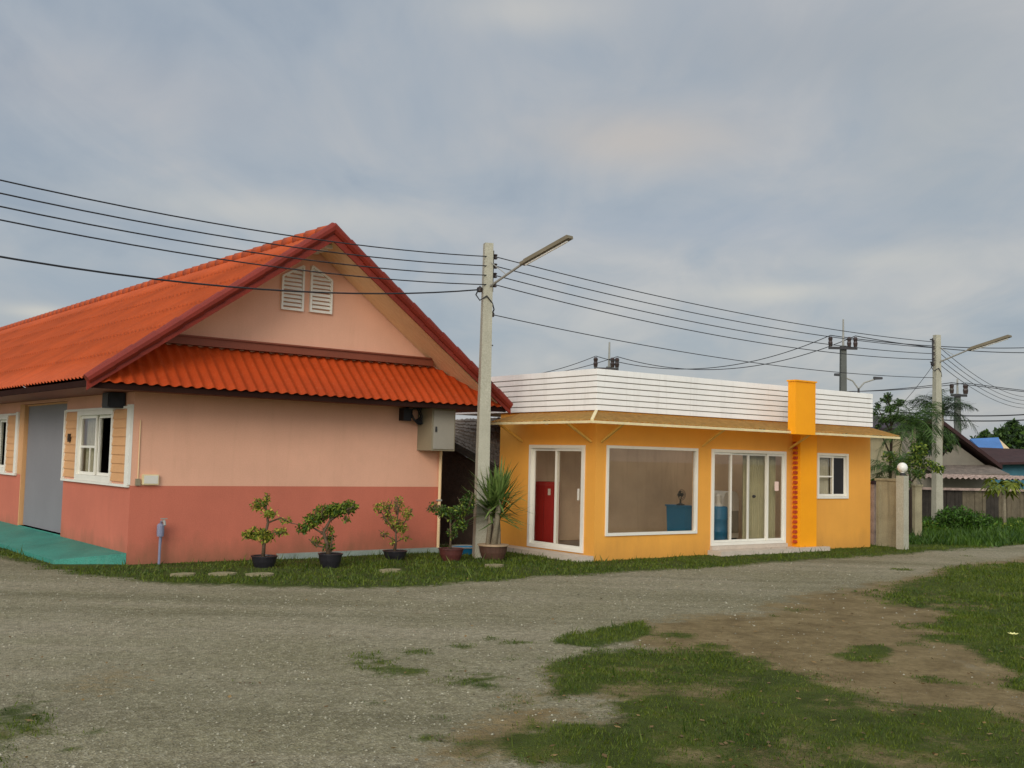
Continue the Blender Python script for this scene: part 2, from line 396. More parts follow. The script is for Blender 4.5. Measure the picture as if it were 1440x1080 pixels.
xs = np.concatenate([[-4000, -1500, -500, -200, -90, -50, -30, -20], np.arange(-14, 24.01, .11), [28, 36, 50, 90, 200, 500, 1500, 4000]])
ys = np.concatenate([[-2000, -500, -100, -30, -8, 0], np.arange(3, 42.01, .11), [46, 52, 60, 80, 130, 250, 600, 1500, 5000]])
XX, YY = np.meshgrid(xs, ys); P2 = np.stack([XX.ravel(), YY.ravel()], 1)
gm, sm = masks(P2)
inner = (P2[:, 0] > -14) & (P2[:, 0] < 24) & (P2[:, 1] > 3) & (P2[:, 1] < 42)
ZZ = np.where(inner, fbm(P2, 2.5, 21) * .05 + fbm(P2, .5, 22) * .018 - .02, -.02)
ZZ = np.where(gm > .5, ZZ + .008, ZZ)
ni, nj = len(ys), len(xs)
ii = (np.arange(ni - 1)[:, None] * nj + np.arange(nj - 1)[None]).ravel()
ground = merge_np('ground', np.column_stack([P2, ZZ]), np.stack([ii, ii + 1, ii + nj + 1, ii + nj], 1), [])
ground.data.polygons.foreach_set('use_smooth', [True] * len(ground.data.polygons))
for nm, arr in (('grass_mask', gm), ('sand_mask', sm)):
    at_ = ground.data.attributes.new(nm, 'FLOAT', 'POINT'); at_.data.foreach_set('value', arr.astype(np.float32))
tag(ground, 'grey gravel yard with bare sandy soil and worn grass', kind='structure')
n = NT('gravel_ground')
co = n.coord()
big = n.noise(.35, 5, .6, co); mid = n.noise(2.2, 5, .65, co); fine = n.noise(14, 5, .7, co); peb = n.noise(48, 3, .6, co)
vor = n.n.new('ShaderNodeTexVoronoi'); vor.inputs['Scale'].default_value = 62; n.l.new(co, vor.inputs['Vector'])
vor2 = n.n.new('ShaderNodeTexVoronoi'); vor2.inputs['Scale'].default_value = 27; n.l.new(co, vor2.inputs['Vector'])
base = n.ramp(big, [(.3, lin((138, 130, 98))), (.5, lin((151, 143, 113))), (.72, lin((164, 154, 128)))])
base = n.mix(n.math('MULTIPLY', n.ramp(mid, [(.42, (0, 0, 0)), (.7, (1, 1, 1))]), .4), base, lin((128, 118, 92)))
bw = n.n.new('ShaderNodeRGBToBW'); n.l.new(vor.outputs['Color'], bw.inputs[0])
bw2 = n.n.new('ShaderNodeRGBToBW'); n.l.new(vor2.outputs['Color'], bw2.inputs[0])
tm = n.n.new('ShaderNodeMapping'); tm.inputs['Rotation'].default_value = (0, 0, -.6); tm.inputs['Scale'].default_value = (.12, 1.1, 1); n.l.new(co, tm.inputs[0])
track = n.noise(1, 4, .5, tm.outputs[0], .3)
base = n.mix(n.math('MULTIPLY', n.ramp(track, [(.5, (0, 0, 0)), (.62, (1, 1, 1))]), .5), base, lin((172, 160, 134)))
base = n.mix(n.math('MULTIPLY', n.ramp(track, [(.34, (1, 1, 1)), (.46, (0, 0, 0))]), .5), base, lin((112, 106, 78)))
stone = n.mix(.45, base, n.ramp(bw.outputs[0], [(.2, (.18, .18, .18)), (.8, (.82, .82, .82))]), 'SOFT_LIGHT')
stone = n.mix(n.math('MULTIPLY', n.ramp(bw.outputs[0], [(.66, (0, 0, 0)), (.85, (1, 1, 1))]), .28), stone, lin((198, 190, 168)))
stone = n.mix(n.math('MULTIPLY', n.ramp(bw2.outputs[0], [(.2, (1, 1, 1)), (.34, (0, 0, 0))]), .3), stone, lin((92, 84, 64)))
gcol = n.mix(n.math('MULTIPLY', n.ramp(fine, [(.36, (1, 1, 1)), (.6, (0, 0, 0))]), .45), stone, lin((98, 92, 72)))
sandc = n.ramp(mid, [(.3, lin((108, 91, 60))), (.55, lin((132, 114, 79))), (.75, lin((148, 130, 94)))])
sandc = n.mix(.5, sandc, n.ramp(fine, [(.3, (.2, .2, .2)), (.7, (.8, .8, .8))]), 'SOFT_LIGHT')
sk = n.math('ADD', n.attr('sand_mask'), n.math('MULTIPLY', n.math('SUBTRACT', fine, .5), .9))
col = n.mix(n.ramp(sk, [(.35, (0, 0, 0)), (.65, (1, 1, 1))]), gcol, sandc)
grc = n.ramp(mid, [(.3, lin((48, 60, 12))), (.55, lin((66, 80, 20))), (.75, lin((94, 88, 34)))])
gk = n.math('ADD', n.attr('grass_mask'), n.math('MULTIPLY', n.math('SUBTRACT', n.noise(9, 6, .75, co), .5), 1.5))
col = n.mix(n.math('MULTIPLY', n.ramp(gk, [(.28, (0, 0, 0)), (.8, (1, 1, 1))]), .92), col, grc)
n.l.new(col, n.b.inputs['Base Color']); n.b.inputs['Roughness'].default_value = .95; n.b.inputs['Specular IOR Level'].default_value = .15
n.bump(n.math('ADD', n.math('ADD', vor.outputs['Distance'], fine), peb), .75, .03)
ground.data.materials.append(n.m)

# grass blades, thick where the mask is strong
def blades(n_try, x0, x1, y0, y1, hmin, hmax, wid, thr=.5):
    P = np.column_stack([rng.uniform(x0, x1, n_try), rng.uniform(y0, y1, n_try)])
    g, _ = masks(P); keep = rng.uniform(0, 1, n_try) < np.clip(g * 1.25 - .12, 0, 1) ** 1.3 * (.4 + .6 * (fbm(P, .5, 40) > -.08)); P = P[keep]; g = g[keep]
    L = np.column_stack([(P - np.array(PK.o[:2])) @ np.array(PK.u[:2]), (P - np.array(PK.o[:2])) @ np.array(PK.n[:2])])
    Q = np.column_stack([(P - np.array(OR.o[:2])) @ np.array(OR.u[:2]), (P - np.array(OR.o[:2])) @ np.array(OR.n[:2])])
    bad = ((L[:, 0] > -.9) & (L[:, 0] < 5.7) & (L[:, 1] > -.02)) | ((Q[:, 0] > -.05) & (Q[:, 0] < 7.9) & (Q[:, 1] > -.02))
    P = P[~bad]; g = g[~bad]; k = len(P)
    if k == 0: return np.zeros((0, 3)), np.zeros((0, 3), int)
    hgt = rng.uniform(hmin, hmax, k) * (.6 + 1.1 * np.clip(fbm(P, .7, 60) + .5, 0, 1)) * (.4 + .6 * g)
    ang = rng.uniform(0, 2 * PI, k); lean = rng.uniform(.1, .9, k) * hgt; w = wid * rng.uniform(.7, 1.4, k) * (1 + P[:, 1] / 25)
    dx, dy = np.cos(ang), np.sin(ang); a2 = rng.uniform(0, 2 * PI, k)
    z0 = np.full(k, -.012)
    A = np.column_stack([P[:, 0] - dy * w, P[:, 1] + dx * w, z0]); B = np.column_stack([P[:, 0] + dy * w, P[:, 1] - dx * w, z0])
    T = np.column_stack([P[:, 0] + np.cos(a2) * lean, P[:, 1] + np.sin(a2) * lean, z0 + hgt])
    V = np.stack([A, B, T], 1).reshape(-1, 3); return V, np.arange(3 * k).reshape(-1, 3)
parts = [blades(260000, -3, 9, 4.6, 13, .010, .030, .0028), blades(200000, 3, 17, 8, 24, .012, .036, .005),
         blades(230000, -12, 16, 14, 27, .013, .042, .0055), blades(45000, 8, 22, 24, 40, .06, .22, .012), blades(14000, -7, -1, 5, 10, .012, .05, .0035), blades(5000, -12, 16, 14, 27, .06, .14, .006), blades(3500, -3, 17, 5, 24, .05, .1, .004)]
V = np.concatenate([p[0] for p in parts]); off = np.cumsum([0] + [len(p[0]) for p in parts[:-1]])
Fc = np.concatenate([p[1] + o for p, o in zip(parts, off)])
mi_ = np.concatenate([np.full(len(p[1]), 1 if i_ == 3 else 0) for i_, p in enumerate(parts)])
MT['tallgrass'] = leafmat('tall_grass_blade', (32, 62, 12), (78, 106, 30), .2, 1.1)
tag(merge_np('grass', V, Fc, ['grass', 'tallgrass'], None, mi_), 'short uneven green grass around the gravel yard', 'grass', kind='stuff')

# loose stones lying on the gravel
ns_ = 11000
rr_ = 4.8 + 15 * rng.uniform(0, 1, ns_) ** 1.6; aa_ = rng.uniform(-.62, .62, ns_)
P = np.column_stack([rr_ * np.sin(aa_), rr_ * np.cos(aa_)]); g, sm_ = masks(P)
L = np.column_stack([(P - np.array(PK.o[:2])) @ np.array(PK.u[:2]), (P - np.array(PK.o[:2])) @ np.array(PK.n[:2])])
P = P[(g < .35) & (rng.uniform(0, 1, ns_) > sm_ * .85) & (L[:, 1] < -.3)]; k = len(P)
sz = .0035 + .009 * rng.uniform(0, 1, k) ** 3 + .0004 * P[:, 1]
oc = np.array([(1, 0, 0), (-.2, .95, .1), (-.9, -.3, 0), (.2, -1, .1), (.1, .1, .75), (0, 0, -.5)])
zg = fbm(P, 2.5, 21) * .05 + fbm(P, .5, 22) * .018 - .02
an = rng.uniform(0, 2 * PI, k); c_, s_ = np.cos(an), np.sin(an)
sh = oc[None] * (1 + rng.uniform(-.35, .35, (k, 6, 3))) * sz[:, None, None]
V = np.stack([sh[..., 0] * c_[:, None] - sh[..., 1] * s_[:, None] + P[:, :1], sh[..., 0] * s_[:, None] + sh[..., 1] * c_[:, None] + P[:, 1:], sh[..., 2] + zg[:, None] + .001], 2).reshape(-1, 3)
tf = np.array([(0, 1, 4), (1, 2, 4), (2, 3, 4), (3, 0, 4), (1, 0, 5), (2, 1, 5), (3, 2, 5), (0, 3, 5)])
MT['stone'] = leafmat('loose_stone', (92, 86, 66), (176, 170, 146), 0, 3)
tag(merge_np('loose_stones', V, (np.arange(k)[:, None, None] * 6 + tf[None]).reshape(-1, 3), ['stone']), 'small loose grey stones scattered on the gravel', 'stones', kind='stuff')

# dry leaves and bits of straw
k = 2600
rr_ = 4.8 + 15 * rng.uniform(0, 1, k) ** 1.3; aa_ = rng.uniform(-.6, .6, k)
P = np.column_stack([rr_ * np.sin(aa_), rr_ * np.cos(aa_)]); g, sm_ = masks(P)
L = np.column_stack([(P - np.array(PK.o[:2])) @ np.array(PK.u[:2]), (P - np.array(PK.o[:2])) @ np.array(PK.n[:2])])
P = P[(rng.uniform(0, 1, k) < .12 + .5 * sm_ + .35 * (g > .1)) & (L[:, 1] < -.3)]
zg = fbm(P, 2.5, 21) * .05 + fbm(P, .5, 22) * .018 - .006
V, Fc = leaf_arrays(np.column_stack([P, zg]), .05, .03, .0, .05)
V = V.reshape(-1, 4, 3); V[:, :, 2] = zg[:, None] + np.abs(V[:, :, 2] - zg[:, None]) * .35; V = V.reshape(-1, 3)
MT['dryleaf'] = leafmat('dry_leaf', (70, 52, 30), (140, 112, 66), .1, 3)
tag(merge_np('fallen_leaves', V, Fc, ['dryleaf']), 'small dry leaves and straw scattered over soil and grass', 'leaves', kind='stuff')

# ------------------------------------------------------------------ corrugated roof sheets
def corrugated(mb, o, e, d, nrm, Le, Ld, period=.17, amp=.022, course=.62, lap=.018, top=None, mi=0, spp=8):
    o, e, d, nrm = map(Vector, (o, e, d, nrm)); ne = int(Le / period * spp)
    rows = []
    k = max(1, round(Ld / course)); c = Ld / k
    for i in range(k): rows += [(i * c, 0), ((i + 1) * c, lap)]
    base = len(mb.v)
    for t, h in rows:
        for j in range(ne + 1):
            q = j / ne * Le; s = t if top is None else max(t, top(q))
            w = math.sin(2 * PI * q / period); w = amp * (w if w > 0 else w * .6)
            mb.v.append(tuple(o + e * q + d * s + nrm * (w + h)))
    for i in range(len(rows) - 1):
        for j in range(ne):
            if top is not None:
                q = (j + .5) / ne * Le
                if rows[i + 1][0] <= top(q): continue
            a = base + i * (ne + 1) + j
            mb.f.append((a, a + 1, a + ne + 2, a + ne + 1)); mb.m.append(mi)
def tile_run(mb, a, b, r=.1, seg=.36, mi=0):         # row of overlapping half round cap tiles
    a, b = Vector(a), Vector(b); L = (b - a).length; t = (b - a) / L; n_ = max(1, round(L / seg))
    for i in range(n_):
        p, q = a + t * (L * i / n_), a + t * (L * (i + 1) / n_ + .03)
        mb.tube([p, q], [r * .88, r * 1.06], 10, mi)

def wall_run(mb, axis, u0, u1, t0, t1, z0, z1, opens, split=None, ms=(0, 0)):
    """wall of boxes around openings (a0, a1, zlo, zhi); split gives the height of a colour change"""
    br = sorted({u0, u1, *[o[0] for o in opens], *[o[1] for o in opens]})
    def bx(a, b, lo, hi):
        cuts = [lo, hi] if split is None or not (lo < split < hi) else [lo, split, hi]
        for p, q in zip(cuts, cuts[1:]):
            mi = ms[0] if split is not None and q <= split + 1e-6 else ms[1]
            mb.box(a, b, t0, t1, p, q, mi) if axis == 'x' else mb.box(t0, t1, a, b, p, q, mi)
    for a, b in zip(br, br[1:]):
        op = [o for o in opens if o[0] <= a + 1e-6 and o[1] >= b - 1e-6]
        if not op: bx(a, b, z0, z1)
        else:
            if op[0][2] > z0 + 1e-6: bx(a, b, z0, op[0][2])
            if op[0][3] < z1 - 1e-6: bx(a, b, op[0][3], z1)

# ------------------------------------------------------------------ the pink house
W, HL, ZB = 5.594, 25.0, 1.155
OV, S_, ZE, ZR = .733, .90, 2.651, 5.30
KS = (ZR - ZE) / (W / 2 + S_)
def zroof(u): return ZR - abs(u - W / 2) * KS
house = thing('pink_house', 'long salmon and coral house with steep orange tiled gable roof', 'house', PK.o, PK.a)
mb = MB()
zu = lambda u: zroof(u) - .112
mb.box(0, W, 0, .15, -.05, ZB, 0)
mb.prism([(0, 0, ZB), (W, 0, ZB), (W, 0, zu(W)), (W / 2, 0, zu(W / 2)), (0, 0, zu(0))], (0, .15, 0), 1)
UN = 6.27
op = [(.83, 2.60, 1.17, 2.30), (3.3, 6.0, .2, 2.5), (.83 + UN, 2.6 + UN, 1.17, 2.30), (3.3 + UN, 6.0 + UN, .2, 2.5)]
wall_run(mb, 'y', .15, HL, 0, .15, -.05, 2.62, op, ZB, (0, 1))
wall_run(mb, 'y', .15, HL, W - .15, W, -.05, 2.62, [], ZB, (0, 1))
mb.box(.15, W - .15, HL - .15, HL, -.05, 2.62, 1)
mb.prism([(.0, HL - .15, 2.622), (W, HL - .15, 2.622), (W, HL - .15, zu(W)), (W / 2, HL - .15, zu(W / 2)), (0, HL - .15, zu(0))], (0, .15, 0), 1)
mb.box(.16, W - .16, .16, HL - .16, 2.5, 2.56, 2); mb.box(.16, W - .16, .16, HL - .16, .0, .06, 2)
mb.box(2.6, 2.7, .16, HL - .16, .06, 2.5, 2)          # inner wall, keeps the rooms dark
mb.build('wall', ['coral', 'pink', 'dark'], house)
mb = MB(); mb.box(2.4, W + .02, -.12, -.004, -.05, .075); mb.build('plinth', 'plinth', house)

# roof
dl = Vector((-1, 0, -KS)).normalized(); dr = Vector((1, 0, -KS)).normalized()
nl = Vector((-KS, 0, 1)).normalized(); nr = Vector((KS, 0, 1)).normalized(); LD = (W / 2 + S_) * math.sqrt(1 + KS * KS)
mb = MB()
corrugated(mb, (W / 2, -OV - .03, ZR), (0, 1, 0), dl, nl, HL + OV + .3, LD, .17, .022, .72, .034)
corrugated(mb, (W / 2, -OV - .03, ZR), (0, 1, 0), dr, nr, HL + OV + .3, LD, .17, .02, .72, spp=4)
roof = mb.build('roof', 'tile', house, True)
mb = MB(); tile_run(mb, (W / 2, -OV - .05, ZR + .0), (W / 2, HL + .2, ZR + .0), .11, .4)
mb.build('ridge_cap', 'tile', roof, True)
for sg, nm in ((-1, 'barge_board'), (1, 'barge_board')):
    end = W / 2 + sg * (W / 2 + S_ + .04); mb = MB()
    y0, y1 = -OV - .055, -OV - .03
    def pt(u, dz): return (u, y0, zroof(u) + dz)
    mb.prism([pt(W / 2, -.01), pt(end, -.01), pt(end, -.13), pt(W / 2, -.19)], (0, y1 - y0, 0), 0)
    tile_run(mb, (end, -OV - .03, zroof(end) + .02), (W / 2, -OV - .03, ZR + .03), .085, .38, 1)
    mb.build(nm, ['barge', 'barge'], roof, False)
# soffit boards under the gable overhang
for sg in (-1, 1):
    mb = MB(); a0, a1 = W / 2, W / 2 + sg * (W / 2 + S_ - .05)
    for i in range(6):
        v0 = -OV + .03 + i * .115; v1 = v0 + .107
        p = [(a0, v0, zroof(a0) - .1), (a1, v0, zroof(a1) - .1), (a1, v0, zroof(a1) - .125), (a0, v0, zroof(a0) - .125)]
        mb.prism(p, (0, v1 - v0, 0))
    mb.build('gable_soffit', 'cream', roof)
mb = MB(); mb.box(-S_ + .03, -.005, -OV + .03, HL, 2.55, 2.57); mb.box(W + .005, W + S_ - .03, -OV + .03, HL, 2.55, 2.57)
mb.box(-.005, W + .005, -OV + .03, -.005, 2.552, 2.572)
mb.build('eave_soffit', 'mould', roof)
mb = MB(); mb.box(-S_, -S_ + .03, -OV - .02, HL, 2.55, 2.64); mb.box(W + S_ - .03, W + S_, -OV - .02, HL, 2.55, 2.64)
mb.box(-S_ + .03, W + S_ - .03, -OV, -OV + .03, 2.53, 2.615); mb.build('fascia_board', 'fascia', roof)
# lower skirt roof across the gable
mb = MB(); zs0, zs1 = 3.30, 2.62; ds = Vector((0, -(OV + .02), zs1 - zs0)); Ls = ds.length; ds.normalize()
ns = Vector((0, zs1 - zs0, OV + .02)).normalized(); ns = Vector((0, ns.y, ns.z))
def sktop(q):
    u = q - S_ + .05
    if u < .22: return (.22 - u) / (S_ + .17) * Ls * .97
    if u > W - .22: return (u - W + .22) / (S_ + .17) * Ls * .97
    return 0
corrugated(mb, (-S_ + .05, -.02, zs0), (1, 0, 0), ds, ns, W + 2 * S_ - .1, Ls, .17, .021, .9, .0, sktop, spp=12)
mb.build('skirt_roof', 'tile2', house, True)
mb = MB(); mb.box(.32, W - .32, -.12, -.004, 3.31, 3.43); mb.box(.25, W - .25, -.15, -.004, 3.43, 3.455)
mb.build('gable_moulding', 'mould', house)
# gable vents with slanting heads
def vent(u0, u1, zl, zr_, zb):
    mb = MB(); y0 = -.05
    mb.bar((u0, y0 / 2, zb), (u0, y0 / 2, zl), .035, .05); mb.bar((u1, y0 / 2, zb), (u1, y0 / 2, zr_), .035, .05)
    mb.bar((u0 - .018, y0 / 2 - .002, zb), (u1 + .018, y0 / 2 - .002, zb), .045, .04); mb.bar((u0, y0 / 2 - .002, zl), (u1, y0 / 2 - .002, zr_), .045, .035)
    f = mb.build('gable_vent', 'white', house)
    mb = MB(); z = zb + .05
    while z < max(zl, zr_) - .05:
        a, b = u0 + .02, u1 - .02
        k = (zr_ - zl) / (u1 - u0)
        if k > 0 and zl + (a - u0) * k < z + .04: a = u0 + (z + .04 - zl) / k
        if k < 0 and zr_ + (b - u1) * k < z + .04: b = u0 + (z + .04 - zl) / k
        if b - a > .03: mb.hexa([(a, -.045, z), (b, -.045, z), (b, -.037, z), (a, -.037, z)], [(a, -.012, z + .05), (b, -.012, z + .05), (b, -.004, z + .05), (a, -.004, z + .05)])
        z += .068
    mb.build('louvre_blades', 'white', f)
vent(2.31, 2.68, 4.58, 4.79, 4.05); vent(2.83, 3.21, 4.81, 4.61, 4.06)
mb = MB()
for i in range(4): mb.box(W / 2 - .1 + i * .008, W / 2 + .12 - i * .01, -.55 + i * .13, -.47 + i * .13, zroof(W / 2) - .26 - i * .012, zroof(W / 2) - .2 - i * .012)
mb.build('ridge_bracket', 'white', roof)

# side windows, siding, trim
def unit(v0, full=True):
    mb = MB(); t0, t1 = -.035, .06
    mb.box(t0, t1, v0 + .83, v0 + .90, 1.17, 2.30); mb.box(t0, t1, v0 + 2.53, v0 + 2.60, 1.17, 2.30)
    mb.box(t0, t1, v0 + .90, v0 + 2.53, 1.17, 1.26); mb.box(t0, t1, v0 + .90, v0 + 2.53, 2.23, 2.30)
    w = mb.build('window', 'white', house)
    for k, (a, b) in enumerate(((1.72, 2.53), (.90, 1.70))):
        mb = MB(); x = .012 if k == 0 else .042
        for p, q, r_, s in ((a, a + .05, 1.262, 2.228), (b - .05, b, 1.262, 2.228), (a + .05, b - .05, 1.262, 1.31), (a + .05, b - .05, 2.18, 2.228)):
            mb.box(x, x + .025, v0 + p, v0 + q, r_, s)
        if k == 0: mb.box(x, x + .025, v0 + a + .05, v0 + b - .05, 1.70, 1.735); mb.box(x + .003, x + .022, v0 + a + .28, v0 + a + .31, 1.31, 1.70)
        sash = mb.build('window_sash', 'white', w)
        mb = MB(); mb.box(x + .008, x + .014, v0 + a + .04, v0 + b - .04, 1.30, 2.19); mb.build('window_pane', 'glass', w) if k == 0 else None
    mb = MB(); o = len(mb.v); nn = 40
    for i in range(nn + 1):
        y = v0 + 1.78 + .74 * i / nn; x = .13 + .025 * math.sin(i * 1.35)
        mb.v += [(x, y, 1.25), (x, y, 2.24)]
    mb.f = [(2 * i, 2 * i + 2, 2 * i + 3, 2 * i + 1) for i in range(nn)]; mb.m = [0] * nn
    mb.build('curtain', 'curtain', w, True)
    for a, b in ((2.605, 3.235), (.17, .825)):
        mb = MB(); k = 8; h = (2.285 - 1.205) / k
        for i in range(k):
            z = 1.205 + i * h
            mb.hexa([(-.030, v0 + a, z), (-.002, v0 + a, z), (-.002, v0 + b, z), (-.030, v0 + b, z)],
                    [(-.012, v0 + a, z + h), (-.002, v0 + a, z + h), (-.002, v0 + b, z + h), (-.012, v0 + b, z + h)])
        mb.build('siding_panel', 'siding', house)
    mb = MB(); mb.box(-.05, -.003, v0 + .03, v0 + 3.30, 1.13, 1.168); mb.box(-.045, -.003, v0 + 3.235, v0 + 3.30, 1.168, 2.33)
    mb.box(-.045, -.003, v0 + .0, v0 + .165, 1.168, 2.36); mb.box(-.04, -.003, v0 + .165, v0 + 3.235, 2.302, 2.34)
    mb.build('window_surround', 'white', house)
unit(0); unit(UN)
for k in (0, 1):
    v0 = k * UN
    mb = MB(); mb.box(.055, .10, v0 + 3.302, v0 + 5.90, .215, 2.46)
    d = mb.build('door', 'door', house)
    mb = MB(); mb.box(-.012, .13, v0 + 5.945, v0 + 5.998, .2, 2.49); mb.box(.03, .13, v0 + 3.302, v0 + 5.94, 2.462, 2.49); mb.box(-.014, -.002, v0 + 6.0, v0 + 6.26, 1.17, 2.5)
    mb.build('door_frame', 'siding', d)
mb = MB(); mb.hexa([(-.86, .62, -.05), (-.004, .02, -.05), (-.004, 12.6, -.05), (-.86, 12.6, -.05)], [(-.86, .62, .045), (-.004, .02, .165), (-.004, 12.6, .21), (-.86, 12.6, .06)])
mb.box(-.003, .25, 3.302, 5.995, .0, .2, 0); mb.box(-.003, .25, 3.302 + UN, 5.995 + UN, .0, .2, 0)
o = mb.build('entrance_ramp', 'teal', None); o.location = PK.o; o.rotation_euler.z = PK.a
tag(o, 'teal painted concrete ramp in front of the grey door', 'ramp')

# fittings on the pink house
def placed(o, fr): o.location = fr.o; o.rotation_euler.z = fr.a; return o
def fitting(name, label, cat, fr, u, v, z=0): return thing(name, label, cat, fr.wor(u, v, z), fr.a)
t = fitting('loudspeaker', 'black boxy loudspeaker under the eave at the house corner', 'speaker', PK, -.13, .55, 2.44)
mb = MB(); mb.hexa([(-.11, -.16, -.13), (.11, -.2, -.13), (.11, .2, -.13), (-.11, .16, -.13)], [(-.11, -.16, .1), (.11, -.2, .1), (.11, .2, .1), (-.11, .16, .1)]); mb.build('cabinet', 'black', t)
mb = MB(); mb.box(-.125, -.112, -.13, .13, -.11, .085); mb.build('grille', 'iron', t)
mb = MB(); mb.bar((.11, 0, .02), (.128, 0, .02), .12, .05); mb.build('bracket', 'iron', t)
t = fitting('doorbell', 'small dark brown doorbell on cream siding by the door', 'doorbell', PK, -.03, 2.95, 1.86)
mb = MB(); mb.box(-.03, .0, -.04, .04, -.07, .07); mb.build('case', 'barkdark', t); mb = MB(); mb.lathe([(.018, 0), (.018, .01)], (0, 0, 0)); b = mb.build('button', 'iron', t); b.rotation_euler = (0, -PI / 2, 0); b.location = (-.03, 0, -.02)
t = fitting('meter_box', 'pale flat box low on the salmon wall by the corner', 'box', PK, .28, -.003, 1.25)
mb = MB(); mb.box(-.12, .12, -.06, 0, -.075, .075); mb.build('case', 'awnedge', t); mb = MB(); mb.box(-.105, .105, -.067, -.0605, -.06, .06); mb.build('cover', 'cabinet', t)
t = fitting('switch_conduit', 'thin vertical conduit ending in a small grey switch', 'conduit', PK, .1, -.003, 1.21)
mb = MB(); mb.tube([(0, -.012, .05), (0, -.012, .92)], .009, 6); mb.build('pipe', 'cream', t)
mb = MB(); mb.box(-.035, .035, -.035, 0, -.05, .05); mb.build('switch_box', 'box', t)
t = fitting('water_tap', 'blue grey standpipe with a tap against the coral wall', 'tap', PK, .44, -.12, -.03)
mb = MB(); mb.tube([(0, 0, 0), (0, 0, .62), (0, -.02, .66), (0, -.09, .67)], .02, 8); mb.tube([(0, .02, .0), (0.03, .02, .5)], .012, 6); mb.build('pipe', 'pvc', t)
mb = MB(); mb.tube([(0, -.07, .67), (0, -.14, .67), (0, -.16, .61)], .02, 8); mb.box(-.05, .05, -.125, -.105, .70, .715); mb.tube([(0, -.115, .67), (0, -.115, .71)], .01, 6); mb.build('spout', 'metal', t)
mb = MB(); mb.lathe([(.05, .44), (.055, .5), (.055, .6), (.035, .63)], (.0, 0, 0), 12); mb.build('filter', 'pvc', t)
t = fitting('electrical_cabinet', 'grey metal electrical cabinet at the right end of the salmon wall', 'cabinet', PK, 5.05, 0, 1.80)
mb = MB(); mb.box(0, .50, -.45, -.004, 0, .74); mb.build('case', 'box', t)
mb = MB(); mb.box(.03, .47, -.468, -.4505, .03, .71); d = mb.build('cabinet_door', 'boxlid', t)
mb = MB(); mb.box(.06, .09, -.485, -.469, .33, .42); mb.build('handle', 'iron', d)
t = fitting('cable_coil', 'coil of black cable hung beside the grey cabinet', 'cable', PK, 4.95, -.1, 2.43)
mb = MB()
for i in range(5):
    r = .1 + .016 * i; mb.tube([(r * math.cos(q * PI / 9) + i * .012 - .02, -.02 * i + .03 * math.sin(q), r * 1.05 * math.sin(q * PI / 9)) for q in range(19)], .013, 6)
mb.build('loops', 'wire', t)
mb = MB(); mb.box(-.3, -.14, -.06, .095, -.12, .1); mb.tube([(-.22, 0, .1), (-.1, .05, .13), (.1, .06, .12)], .012, 6); mb.build('junction_box', 'black', t)
t = fitting('drain_pipe', 'thin pale pipe down the right corner of the pink house', 'pipe', PK, W - .06, -.05, 0)
mb = MB(); mb.tube([(0, 0, 0), (0, 0, 1.8)], .028, 8); mb.build('pipe', 'cream', t)
mb = MB(); mb.box(-.04, .04, -.03, .045, .9, .93); mb.build('clamp', 'metal', t)
# ------------------------------------------------------------------ the orange shop
L2, LW, ZP0, ZP1 = 7.83, 2.80, 2.56, 3.295
shop = thing('orange_shop', 'flat roofed orange shop with white slatted parapet and glass fronts', 'shop', OR.o, OR.a)
mb = MB()
FO = [(.24, 2.50, .40, 1.97), (2.87, 5.02, .16, 1.97), (6.0, 7.04, 1.03, 1.97)]
SO = [(.27, 1.85, .09, 1.96)]
wall_run(mb, 'x', 0, L2, 0, .12, -.05, ZP0, FO)
wall_run(mb, 'y', .12, LW, 0, .12, -.05, ZP0, SO)
mb.box(L2 - .12, L2, .12, 4.4, -.05, ZP0); mb.box(.12, L2 - .12, LW - .12, LW, -.05, ZP0)
mb.box(1.9, 2.02, LW, 4.4, -.05, ZP0); mb.box(2.02, L2 - .12, 4.28, 4.4, -.05, ZP0)
mb.build('wall', 'orange', shop)
mb = MB(); mb.box(.121, L2 - .121, LW - .15, LW - .121, .1, 2.45); mb.box(5.6, 5.68, .121, LW - .151, .1, 2.45)
mb.box(.121, .135, 1.86, LW - .151, .1, 2.45); mb.build('room_wall', 'room', shop)
mb = MB(); mb.box(.121, L2 - .121, .121, LW - .121, -.04, .095); mb.build('room_floor', 'roomfloor', shop)
SK = (.4, 5.45, .35, 2.1)                                # added roof opening, out of view, brings daylight into the front room
for nm, a, m, z0, z1 in (('room_ceiling', (.121, L2 - .121, .121, LW - .121), 'ceil', 2.452, 2.5), ('roof_slab', (0, L2, 0, 4.4), 'cabinet', ZP0 + .002, ZP0 + .12)):
    mb = MB(); mb.box(a[0], a[1], a[2], SK[2], z0, z1); mb.box(a[0], a[1], SK[3], a[3], z0, z1); mb.box(a[0], SK[0], SK[2], SK[3], z0, z1); mb.box(SK[1], a[1], SK[2], SK[3], z0, z1); mb.build(nm, m, shop)
mb = MB(); mb.box(SK[0] - .05, SK[1] + .05, SK[2] - .05, SK[3] + .05, ZP0 + .122, ZP0 + .13); mb.build('added_skylight', 'glass', shop)
